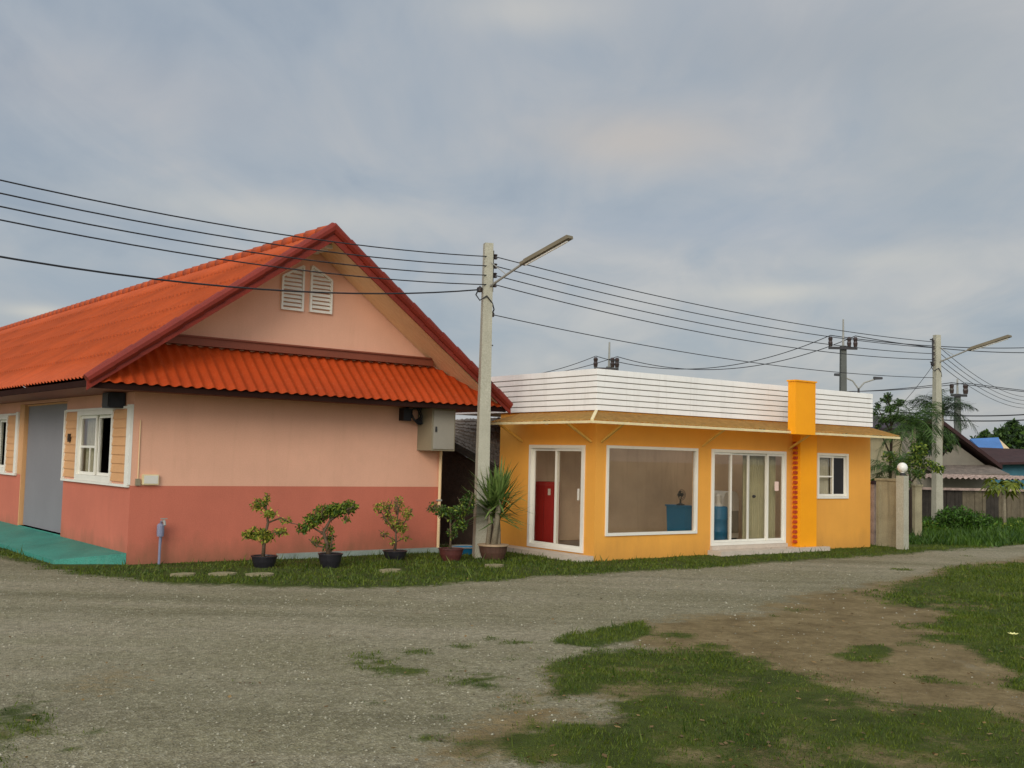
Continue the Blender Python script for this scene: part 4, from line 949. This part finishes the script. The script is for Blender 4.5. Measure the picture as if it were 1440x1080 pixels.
# yucca
P = G(693, 786); YY_ = P.y; t = thing('potted_yucca', 'spiky yucca with pale trunks in a wide brown bowl by the pole', 'potted plant', (P.x, P.y, -.015))
pot(t, pxr(40, YY_) / 2, pxr(21, YY_), 'potbrown', 'rim')
heads = []
mb = MB()
for (x0, x1, y1, dy, r) in ((686, 690, 712, .05, .045), (694, 702, 700, -.05, .055), (701, 700, 722, .1, .04)):
    a = at(x0, 766, YY_ + dy * .5) - P; b = at(x1, y1, YY_ + dy) - P; mb.tube([a, (a + b) / 2 + Vector((.01, 0, 0)), b], [r, r * .85, r * .8], 8); heads.append(b)
mb.build('trunk', 'barkpale', t, True)
V, Fq = [], []
for hi, hd in enumerate(heads):
    for i in range(110 if hi == 1 else 75):
        az = random.uniform(0, 2 * PI); el = random.uniform(-.35, 1.45); L_ = random.uniform(.5, .8); w = .02
        d = Vector((math.cos(az) * math.cos(el), math.sin(az) * math.cos(el), math.sin(el))); sd = Vector((-math.sin(az), math.cos(az), 0))
        o = len(V); hd2 = hd + Vector((0, 0, random.uniform(-.12, .06)))
        for k_, wk in ((0, .6), (.35, 1), (.7, .75), (1, .05)):
            p = hd2 + d * L_ * k_ - Vector((0, 0, .05 * k_ * k_ * random.uniform(.2, 1.6)))
            V += [p + sd * w * wk, p - sd * w * wk]
        Fq += [(o + 2 * k_, o + 2 * k_ + 1, o + 2 * k_ + 3, o + 2 * k_ + 2) for k_ in range(3)]
merge_np('leaves', np.array([tuple(v) for v in V]), np.array(Fq), ['leafyucca'], t)
# blue basin behind the pots
P = at(655, 777, 19.2); t = thing('plastic_basin', 'pale blue plastic basin on the ground left of the yucca pot', 'basin', (P.x, P.y, -.02))
mb = MB(); mb.lathe([(.2, 0), (.27, .12), (.29, .13), (.26, .12), (.2, .02)], n=22); mb.build('bowl', 'blue', t)
mb = MB(); mb.tube([(.285 * math.cos(q * PI / 12), .285 * math.sin(q * PI / 12), .13) for q in range(25)], .012, 6); mb.build('bowl_rim', 'boxlid', t)
# paving stones in the grass strip
for i, (px, py, w, lb) in enumerate(((258, 809, .5, 'pale paving stone in grass nearest the standpipe'), (313, 808, .55, 'pale paving stone in grass left of the first black pot'), (366, 809, .6, 'pale paving stone in grass just below the first black pot'),
                                     (549, 803, .5, 'pale paving stone in grass below the yellowish shrub'), (694, 796, .5, 'pale paving stone in grass below the yucca bowl'))):
    P = G(px, py); mb = MB(); pts = [(w * .36 * math.cos(q * PI / 5 + i) * random.uniform(.8, 1.1), w * .24 * math.sin(q * PI / 5 + i) * random.uniform(.8, 1.1), -.03) for q in range(10)]
    mb.prism(pts, (0, 0, .055)); o = mb.build('paving_stone', 'slab'); o.location = P; o.rotation_euler.z = .65; tag(o, lb, 'paving stone', 'paving stones in the grass strip')

# ------------------------------------------------------------------ right side
P = at(1269, 771, 22.6); P.z = 0; rz = .62
t = thing('globe_lamp_post', 'square concrete post topped by a round white globe lamp', 'lamp post', P, rz)
zt = at(1269, 669, 22.6).z
mb = MB(); mb.box(-.09, .09, -.09, .09, -.05, zt); mb.build('post', 'conc', t)
mb = MB(); mb.lathe([(.06, zt + .001), (.06, zt + .03), (.04, zt + .06)], n=14); mb.build('base', 'iron', t)
mb = MB(); r = .108; mb.lathe([(.05 if q in (0, 10) else r * math.sin(PI * q / 10), zt + .17 - r * math.cos(PI * q / 10)) for q in range(11)], n=20); mb.build('globe', 'globe', t, True)
P0 = at(1232, 770, 23.45); P1 = at(1261, 770, 23.05); zt = at(1246, 676, 23.3).z
t = thing('concrete_wall', 'stained grey concrete wall panel between orange shop and globe lamp post', 'wall', (P0.x, P0.y, 0), math.atan2(P1.y - P0.y, P1.x - P0.x))
ln = (P1 - P0).to_2d().length; mb = MB(); mb.box(0, ln, 0, .1, -.05, zt); mb.build('panel', 'conc2', t)
mb = MB(); mb.box(-.02, ln, -.03, .13, zt + .001, zt + .05); mb.build('coping', 'conc2', t)
mb = MB(); mb.box(.06, .1, -.02, -.001, .0, zt - .05); mb.build('corner_rib', 'conc2', t)
P = at(1228, 770, 23.7); t = thing('painted_post', 'narrow pinkish post squeezed beside the orange shop wall', 'post', (P.x, P.y, 0), .62)
zt = at(1228, 681, 23.7).z; mb = MB(); mb.box(-.05, .05, -.05, .05, -.05, zt); mb.build('shaft', 'coping', t); mb = MB(); mb.hexa([(-.06, -.06, zt + .001), (.06, -.06, zt + .001), (.06, .06, zt + .001), (-.06, .06, zt + .001)], [(-.03, -.03, zt + .08), (.03, -.03, zt + .08), (.03, .03, zt + .08), (-.03, .03, zt + .08)]); mb.build('cap', 'darkredroof', t)
# another grey post
P = at(1288, 748, 26.5); zt = at(1288, 684, 26.5).z; t = thing('concrete_post', 'weathered grey fence post under the palm, right of the globe lamp', 'post', (P.x, P.y, 0), .3)
mb = MB(); mb.box(-.1, .1, -.1, .1, -.1, zt); mb.build('shaft', 'conc2', t); mb = MB(); mb.box(-.12, .12, -.12, .12, zt + .001, zt + .05); mb.build('cap', 'conc2', t)
# plank fence with tile coping
F0, F1 = at(1274, 700, 35), at(1520, 700, 37); fz = math.atan2(F1.y - F0.y, F1.x - F0.x); fl = (F1 - F0).to_2d().length
t = thing('plank_fence', 'old dark plank fence capped with pinkish tiles behind the bushes', 'fence', (F0.x, F0.y, 0), fz)
x = 0
zt = at(1340, 688, 35.5).z
runs = []
while x < fl:
    w = random.uniform(.12, .2); pale = (1350 < 1274 + 246 * x / fl < 1378) or (1400 < 1274 + 246 * x / fl)
    m_ = 'fencepale' if pale and random.random() < .93 else 'fence'
    if not runs or runs[-1][0] != m_: runs.append((m_, MB()))
    runs[-1][1].box(x, x + w - .012, random.uniform(-.02, 0), .04, -.1, zt - random.uniform(0, .06)); runs[-1][1].box(x - .006, x + w - .006, .041, .049, .5, .6); x += w
for m_, r_ in runs: r_.build('plank_panel', m_, t)
mb = MB(); mb.box(-.1, fl, .05, .12, zt - .12, zt - .02); mb.box(-.1, fl, .05, .12, .3, .4)
for i in range(8): mb.box(i * fl / 7 - .07, i * fl / 7 + .07, .05, .2, -.1, zt)
mb.build('rails', 'fence', t)
mb = MB(); corrugated(mb, (-.2, .9, at(1340, 668, 36.4).z), (1, 0, 0), Vector((0, -1.1, -.12)).normalized(), (0, -.1, 1), fl + .3, 1.1, .22, .035, .4, .02); mb.box(-.2, fl + .1, -.16, -.13, zt - .03, zt + .05); mb.build('tile_coping', 'coping', t)
# grey house with dark red verges
Yh = 45; H_ = lambda x, y, Y=Yh: at(x, y, Y)
o = H_(1310, 700); t = thing('grey_house', 'grey beige gabled house with dark red roof edge behind the fence', 'house', (o.x, Yh, 0))
rel = lambda x, y, Y=Yh: H_(x, y, Y) - Vector((o.x, Yh, 0))
mb = MB(); poly = [rel(1222, 760), rel(1222, 606), rel(1316, 604), rel(1394, 660), rel(1394, 760)]
for q in poly[:1] + poly[-1:]: q.z = -.1
mb.prism(poly, (0, 7, 0)); mb.build('wall', 'greywall', t)
mb = MB(); a, b, c = rel(1212, 598), rel(1318, 596), rel(1402, 660); th = Vector((0, 0, .17))
for p, q in ((a, b), (b, c)): mb.prism([p + Vector((0, -.5, 0)), q + Vector((0, -.5, 0)), q + Vector((0, -.5, 0)) + th, p + Vector((0, -.5, 0)) + th], (0, 8, 0))
mb.build('roof', 'darkredroof', t)
mb = MB(); p0, p1 = rel(1296, 668), rel(1392, 668); mb.hexa([p0 + Vector((0, -1.8, 0)), p1 + Vector((0, -1.8, 0)), p1 + Vector((0, -.01, .35)), p0 + Vector((0, -.01, .35))], [p0 + Vector((0, -1.8, .07)), p1 + Vector((0, -1.8, .07)), p1 + Vector((0, -.01, .42)), p0 + Vector((0, -.01, .42))]); mb.build('lean_to_roof', 'greyroof', t)
# teal house with blue roof
Yb = 56; o = at(1410, 700, Yb); t = thing('teal_house', 'teal walled house with a bright blue roof far behind the fence', 'house', (o.x, Yb, 0))
rel = lambda x, y, dy=0: at(x, y, Yb + dy) - Vector((o.x, Yb, 0))
p0, p1 = rel(1374, 648), rel(1462, 648); mb = MB(); mb.box(p0.x, p1.x, 0, 6, -.1, p0.z); mb.build('wall', 'tealwall', t)
mb = MB(); a, b = rel(1364, 654), rel(1470, 652); c, d = rel(1470, 636, 2), rel(1372, 632, 2); a.y = b.y = -.7
mb.hexa([a, b, c, d], [q + Vector((0, 0, .12)) for q in (a, b, c, d)]); mb.build('eave_roof', 'darkredroof', t)
mb = MB(); a, b, c, d = rel(1388, 643, 1.9), rel(1416, 643, 1.9), rel(1404, 618, 4.5), rel(1364, 620, 4.5); e = rel(1434, 643, 5.5)
mb.hexa([a, b, c, d], [q + Vector((0, 0, .12)) for q in (a, b, c, d)]); rf = mb.build('blue_roof', 'blueroof', t)
mb = MB(); mb.prism([b + Vector((.04, 0, -.05)), e + Vector((0, 0, -.05)), c + Vector((.1, .1, .02))], (0, .4, 0)); mb.build('gable_end', 'cream', t)
mb = MB(); p0 = rel(1395, 655); mb.box(p0.x - .8, p0.x - .3, -.05, -.002, p0.z - .9, p0.z); mb.build('window', 'white', t)
# dark roofed house right behind the shop
Yd = 34; o = at(1246, 700, Yd); t = thing('dark_roofed_house', 'house with dark purple roof half hidden behind the shop corner', 'house', (o.x, Yd, 0))
rel = lambda x, y, dy=0: at(x, y, Yd + dy) - Vector((o.x, Yd, 0))
p0, p1 = rel(1205, 606), rel(1268, 606); mb = MB(); mb.box(p0.x, p1.x, 0, 4, -.1, p0.z); mb.build('wall', 'conc2', t)
mb = MB(); a, b, c, d = rel(1195, 607), rel(1276, 607), rel(1262, 590, 3), rel(1205, 588, 3); a.y = b.y = -.5
mb.hexa([a, b, c, d], [q + Vector((0, 0, .1)) for q in (a, b, c, d)]); mb.build('roof', 'purpleroof', t)

# palms
def palm(label, bx, by, cx, cy, Y, n, Lf, mat, lean=0):
    P = at(bx, by, Y); P.z = -.05; T = at(cx, cy, Y) - P
    t = thing('palm_tree', label, 'palm tree', P)
    mb = MB(); pts = [Vector((T.x * k ** 1.5, lean * k, T.z * k)) for k in np.linspace(0, 1, 7)]; mb.tube(pts, [.11, .085, .075, .07, .065, .06, .05], 8); mb.build('trunk', 'barkpale', t, True)
    V, Fq = [], []; top = pts[-1]
    for i in range(n):
        az = 2 * PI * i / n * 1.618 + random.uniform(-.2, .2); el0 = random.uniform(-.1, 1.45); L_ = Lf * random.uniform(.75, 1.15); m = 16
        h = Vector((math.cos(az), math.sin(az), 0)); p = top.copy(); el = el0; spine = [p.copy()]
        for k in range(m): p = p + (h * math.cos(el) + Vector((0, 0, math.sin(el)))) * (L_ / m); el -= (.05 + .09 * random.random()) * (1.1); spine.append(p.copy())
        sd = Vector((-h.y, h.x, 0))
        for k in range(1, m + 1):
            tdir = (spine[k] - spine[k - 1]).normalized(); ll = L_ * .34 * math.sin(PI * (.12 + .85 * k / m)) + .04
            for sg in (-1, 1):
                for rep in range(2):
                    d = (sd * sg * .8 + tdir * .55 - Vector((0, 0, random.uniform(-.25, .9)))).normalized(); w = tdir * .009
                    s0 = spine[k] - tdir * (L_ / m) * .5 * rep; o = len(V); V += [s0 - w, s0 + w, s0 + d * ll * .6 + w * .8 - Vector((0, 0, .02)), s0 + d * ll - Vector((0, 0, .08 * ll))]; Fq.append((o, o + 1, o + 2, o + 3))
            o = len(V); up = Vector((0, 0, .012)); V += [spine[k - 1] - sd * .012, spine[k - 1] + sd * .012, spine[k] + sd * .01, spine[k] - sd * .01]; Fq.append((o, o + 1, o + 2, o + 3))
    merge_np('crown', np.array([tuple(v) for v in V]), np.array(Fq), [mat], t); return t
palm('slender feathery palm rising just right of the globe lamp', 1287, 748, 1285, 600, 28.5, 26, 1.3, 'leafdark')
palm('drooping palm whose fronds cross the far concrete pole', 1320, 748, 1327, 580, 30.3, 22, 1.15, 'leaffar', .1)
palm('low palm behind the globe lamp with fronds around it', 1252, 760, 1258, 662, 24.6, 12, .8, 'leafdark')

def tree(name, label, bx, by, Y, limbs, clumps, n, leaf, mats, r0=.12, group=None, bark='barkdark', cat='tree'):
    P = at(bx, by, Y); P.z = -.05; t = thing(name, label, cat, P, 0, group)
    L = lambda q: at(q[0], q[1], Y) - P + Vector((0, q[2] if len(q) > 2 else 0, 0))
    mb = MB()
    for i, lb in enumerate(limbs):
        pts = [L(q) for q in lb]
        if i == 0: pts[0].z = -.05
        rr = r0 if i == 0 else r0 * .5; mb.tube(pts, [rr * (1 - .7 * k / (len(pts) - 1)) for k in range(len(pts))], 7)
    mb.build('trunk', bark, t, True)
    cl = []
    for c in clumps:
        r = pxr(c[2], Y); cl.append((L(c[:2]) + Vector((0, random.uniform(-.6, .6) * r, 0)), (r, r * .9, pxr(c[3], Y)), c[2] * c[3]))
    C = clump_points(cl, n); V, Fc = leaf_arrays(C, leaf, leaf * .55, .2, .3)
    merge_np('crown', V, Fc, mats, t, rng.integers(0, len(mats), len(C))); return t
tree('thin_tree', 'thin tree with separate leaf clumps against the sky behind the shop', 1252, 742, 29, [((1252, 742), (1252, 660), (1254, 610), (1251, 570), (1248, 556)), ((1254, 610), (1240, 585), (1234, 572)), ((1253, 600), (1262, 580), (1266, 566)), ((1252, 640), (1240, 612), (1230, 600))],
     [(1249, 560, 6, 9), (1251, 575, 7, 6), (1235, 570, 4, 5), (1230, 580, 3, 6), (1241, 563, 3, 3), (1264, 566, 8, 5), (1257, 572, 5, 4), (1243, 592, 8, 5), (1262, 588, 9, 7), (1234, 600, 5, 4)], 1300, .075, ['leafdark', 'leaffar'], .05)
tree('bushy_tree', 'dark bushy tree behind the palm and far concrete pole', 1322, 735, 38, [((1322, 735), (1320, 670), (1316, 630)), ((1318, 650), (1300, 620)), ((1319, 645), (1340, 622))],
     [(1300, 618, 15, 11), (1318, 612, 12, 9), (1334, 618, 12, 8), (1308, 632, 15, 8), (1330, 630, 14, 6), (1288, 626, 9, 6)], 1900, .15, ['leaffar', 'leafdark'], .16)
tree('leafy_shrub', 'dark leafy shrub hanging over the wall behind the globe lamp', 1280, 748, 26, [((1280, 748), (1281, 690), (1278, 650)), ((1280, 680), (1300, 655), (1312, 660)), ((1280, 675), (1258, 650))],
     [(1282, 648, 12, 12), (1290, 634, 10, 14), (1268, 652, 12, 7), (1302, 652, 14, 7), (1318, 660, 10, 6), (1250, 642, 10, 6), (1290, 665, 10, 7)], 1500, .085, ['leafdark', 'leafmid'], .045, cat='shrub')
# bushes in the long grass
def bush(label, cl, Y, n, mats, leaf=.12):
    bx = sum(c[0] for c in cl) / len(cl); P = at(bx, 740, Y); P.z = -.03; t = thing('bush', label, 'bush', P, 0, 'bushes in front of the plank fence')
    L = lambda c: Vector(((at(c[0], c[1], Y) - P).x, random.uniform(-.3, .3), max(.02, at(c[0], c[1], Y).z)))
    mb = MB()
    for c in cl: q = L(c); mb.tube([(q.x * .3, 0, 0), (q.x * .7, q.y * .5, q.z * .6), q], [.03, .02, .008], 5)
    mb.build('stem', 'barkdark', t, True)
    cc = [(L(c), (pxr(c[2], Y), pxr(c[2], Y) * .8, pxr(c[3], Y)), c[2] * c[3]) for c in cl]; C = clump_points(cc, n); C[:, 2] = np.maximum(C[:, 2], .02)
    V, Fc = leaf_arrays(C, leaf, leaf * .4, .6, .4); merge_np('foliage', V, Fc, mats, t, rng.integers(0, len(mats), len(C)))
bush('largest dark green bush at the foot of the far concrete pole', [(1335, 728, 20, 16), (1355, 730, 26, 20), (1378, 735, 22, 17), (1345, 746, 32, 16), (1385, 746, 22, 14), (1318, 742, 18, 14)], 29.3, 4200, ['leafbush', 'leafdark'])
bush('low bright bush left of the largest bush', [(1312, 744, 14, 10), (1325, 750, 16, 8), (1300, 752, 10, 6)], 29, 900, ['leafbush', 'leafmid'])
bush('low bush under the yellow leaved young tree', [(1408, 744, 16, 9), (1428, 742, 16, 9), (1444, 744, 14, 9)], 31, 1200, ['leafbush', 'leafmid'])
# papaya
Y = 32; P = at(1413, 738, Y); P.z = -.05; t = thing('papaya_tree', 'young yellow green tree with thin pale trunk and drooping lobed leaves', 'tree', P)
T = at(1412, 688, Y) - P; mb = MB(); mb.tube([(0, 0, 0), (T.x * .5, 0, T.z * .5), T], [.06, .045, .035], 8); mb.build('trunk', 'barkpale', t, True)
V, Fc3 = [], []; mb = MB()
for i in range(15):
    az = 2 * PI * i / 15 * 2.4; el = random.uniform(-.25, .9); L_ = random.uniform(.35, .6); e = T + Vector((math.cos(az) * math.cos(el), math.sin(az) * math.cos(el), math.sin(el))) * L_
    mb.tube([T, (T + e) / 2 + Vector((0, 0, .04)), e], .008, 4)
    h = Vector((math.cos(az), math.sin(az), -.75)).normalized(); s = Vector((-math.sin(az), math.cos(az), 0)); rr = random.uniform(.22, .34)
    for k in range(7):
        q = -2.2 + 4.4 * k / 6; d = h * math.cos(q) + s * math.sin(q); d2 = h * math.cos(q + .3) + s * math.sin(q + .3); d3 = h * math.cos(q - .3) + s * math.sin(q - .3)
        o = len(V); V += [e, e + d3 * rr * .55, e + d * rr * (1.15 - .08 * abs(k - 3)) - Vector((0, 0, .08)), e + d2 * rr * .55]; Fc3.append((o, o + 1, o + 2, o + 3))
mb.build('leaf_stalks', 'leafpapaya', t)
merge_np('leaves', np.array([tuple(v) for v in V]), np.array(Fc3), ['leafpapaya'], t)
# tree line on the right horizon
tops = [(1352, 628, 12), (1370, 618, 13), (1388, 608, 14), (1404, 604, 14), (1421, 594, 13), (1438, 602, 15), (1460, 600, 18), (1488, 606, 18)]
posw = ['leftmost low crown', 'rounded crown above the blue roof', 'wide crown right of the blue roof ridge', 'broad crown left of the tallest', 'tallest pointed crown', 'crown at the right picture edge', 'crown partly past the right edge', 'crown beyond the right edge']
for i, (x, y, w) in enumerate(tops):
    tree('horizon_tree', f'dark distant tree in the right tree line, {posw[i]}', x, 690, 80 + 3 * (i % 3), [((x, 690), (x, 650), (x + 1, y + 14)), ((x, 655), (x - w * .6, y + 20)), ((x, 655), (x + w * .6, y + 22))],
         [(x, y + 8, w * .6, 9), (x - w * .5, y + 22, w * .7, 13), (x + w * .5, y + 22, w * .7, 13), (x, y + 34, w * 1.0, 16), (x + random.uniform(-5, 5), y + 4, w * .35, 6), (x, y + 52, w, 14)], 1500, .45, ['leaffar', 'leafdark'], .3, 'dark trees along the right horizon')
# pale flower in the right lawn
P = G(1425, 908); t = thing('wildflower', 'single pale yellow flower standing in the dark right lawn', 'flower', (P.x, P.y, -.01))
mb = MB(); mb.tube([(0, 0, 0), (.01, 0, .05), (.0, 0, .11)], .004, 5); mb.build('stem', 'leafmid', t)
mb = MB()
for i in range(7):
    a = 2 * PI * i / 7; c, s = math.cos(a), math.sin(a); z = .11
    mb.hexa([(0, 0, z), (.025 * c - .015 * s, .025 * s + .015 * c, z + .012), (.05 * c, .05 * s, z + .02), (.025 * c + .015 * s, .025 * s - .015 * c, z + .012)], [(0, 0, z + .004), (.025 * c - .015 * s, .025 * s + .015 * c, z + .016), (.05 * c, .05 * s, z + .024), (.025 * c + .015 * s, .025 * s - .015 * c, z + .016)])
mb.build('petals', 'petal', t)

# ------------------------------------------------------------------ sky and sun
SUN_EL, SUN_AZ = math.radians(24), math.radians(192)     # azimuth clockwise from +Y
w = bpy.data.worlds.new('World'); SC.world = w; w.use_nodes = True
wt = w.node_tree; wn, wl = wt.nodes, wt.links
class WT(NT):
    def __init__(s): s.t = wt; s.n = wn; s.l = wl
q = WT()
sky = wn.new('ShaderNodeTexSky'); sky.sky_type = 'NISHITA'; sky.sun_disc = False; sky.sun_elevation = SUN_EL; sky.sun_rotation = SUN_AZ
sky.air_density = 1.2; sky.dust_density = 2; sky.ozone_density = 1
SKYK = .1
tc = wn.new('ShaderNodeTexCoord'); sep = wn.new('ShaderNodeSeparateXYZ'); wl.new(tc.outputs['Generated'], sep.inputs[0])
X_, Y_, Z_ = sep.outputs
zc = q.math('MAXIMUM', Z_, 0)
den = q.math('ADD', zc, .16)
cmb = wn.new('ShaderNodeCombineXYZ'); wl.new(q.math('DIVIDE', X_, den), cmb.inputs[0]); wl.new(q.math('DIVIDE', Y_, den), cmb.inputs[1])
def cl_noise(scale, det, off, sc=(1, 1, 1), dist=.4):
    mp = wn.new('ShaderNodeMapping'); mp.inputs['Location'].default_value = off; mp.inputs['Scale'].default_value = sc; mp.inputs['Rotation'].default_value = (0, 0, .35)
    wl.new(cmb.outputs[0], mp.inputs[0]); return q.noise(scale, det, .55, mp.outputs[0], dist)
n_big = cl_noise(.55, 5, (3.1, 1.7, 0), (1, .7, 1)); n_mid = cl_noise(1.5, 6, (7.4, 2.2, 0), (1, .6, 1)); n_fine = cl_noise(3.5, 6, (1.2, 8.8, 0), (1, .5, 1), .8)
f = q.math('ADD', q.math('MULTIPLY', n_big, .42), q.math('ADD', q.math('MULTIPLY', n_mid, .38), q.math('MULTIPLY', n_fine, .27)))
cloud = q.ramp(f, [(.40, lin((142, 154, 168))), (.49, lin((159, 167, 176))), (.56, lin((172, 175, 179))), (.66, lin((190, 188, 186)))])
az = q.math('ARCTAN2', X_, Y_); el = q.math('ARCSINE', Z_)
def blob(px, py, wx, wy, amt):
    d = ray(px, py).normalized(); a0, e0 = math.atan2(d.x, d.y), math.asin(d.z)
    ex = q.math('POWER', q.math('DIVIDE', q.math('SUBTRACT', az, a0), wx / FPX), 2); ey = q.math('POWER', q.math('DIVIDE', q.math('SUBTRACT', el, e0), wy / FPX), 2)
    g = q.math('EXPONENT', q.math('MULTIPLY', q.math('ADD', ex, ey), -1))
    return q.math('MULTIPLY', q.math('MULTIPLY', g, q.math('ADD', q.math('MULTIPLY', n_mid, 1.6), .1)), amt, True)
bright = lin((200, 196, 188)); blue = lin((144, 158, 174)); warm = lin((192, 182, 172))
for (px, py, wx, wy, amt, c) in ((910, 195, 150, 42, .75, warm), (1085, 412, 90, 14, .9, bright), (400, 300, 260, 26, .5, bright), (1250, 365, 90, 14, .45, bright), (140, 120, 240, 60, .4, lin((182, 178, 178))), (740, 15, 130, 30, .6, bright),
                              (180, 420, 260, 40, .6, blue), (1130, 70, 260, 60, .5, lin((146, 154, 162))), (620, 480, 240, 40, .5, blue), (1000, 320, 300, 30, .4, lin((158, 166, 180))), (60, 440, 50, 10, .8, bright), (1330, 180, 120, 160, .4, lin((152, 160, 164)))):
    cloud = q.mix(blob(px, py, wx, wy, amt), cloud, c)
# the overcast grows brighter towards the zenith, above the picture
zen = wn.new('ShaderNodeMapRange'); zen.inputs['From Min'].default_value = .5; zen.inputs['From Max'].default_value = 1; zen.inputs['To Min'].default_value = 1; zen.inputs['To Max'].default_value = 1.9; zen.interpolation_type = 'SMOOTHSTEP'
wl.new(Z_, zen.inputs['Value'])
sdir = Vector((math.sin(SUN_AZ) * math.cos(SUN_EL), math.cos(SUN_AZ) * math.cos(SUN_EL), math.sin(SUN_EL)))
dt = wn.new('ShaderNodeVectorMath'); dt.operation = 'DOT_PRODUCT'; wl.new(tc.outputs['Generated'], dt.inputs[0]); dt.inputs[1].default_value = sdir
glow = q.math('MULTIPLY', q.math('EXPONENT', q.math('MULTIPLY', q.math('SUBTRACT', 1, dt.outputs['Value']), -2.2)), 2.4)   # the bright part of the overcast round the hidden sun, behind the camera
cs = wn.new('ShaderNodeVectorMath'); cs.operation = 'SCALE'; wl.new(cloud, cs.inputs[0]); wl.new(q.math('MULTIPLY', q.math('ADD', zen.outputs[0], glow), .95 / SKYK), cs.inputs[3])
bg = wn['Background']; wl.new(q.mix(.88, sky.outputs[0], cs.outputs[0]), bg.inputs[0]); bg.inputs[1].default_value = SKYK
sd = bpy.data.lights.new('sun', 'SUN'); sd.energy = 1.3; sd.angle = math.radians(25); sd.color = (1, .93, .84)
so = bpy.data.objects.new('sun', sd); COL.objects.link(so)
dirs = Vector((math.sin(SUN_AZ) * math.cos(SUN_EL), math.cos(SUN_AZ) * math.cos(SUN_EL), math.sin(SUN_EL)))
so.rotation_euler = dirs.to_track_quat('Z', 'Y').to_euler(); so.location = (0, 0, 30)

vs = SC.view_settings; SC.display_settings.display_device = 'sRGB'
vs.view_transform = 'Standard'; vs.look = 'None'; vs.exposure = .13; vs.gamma = 1; vs.use_curve_mapping = False
SC.cycles.use_denoising = True; SC.cycles.max_bounces = 8; SC.cycles.transparent_max_bounces = 12
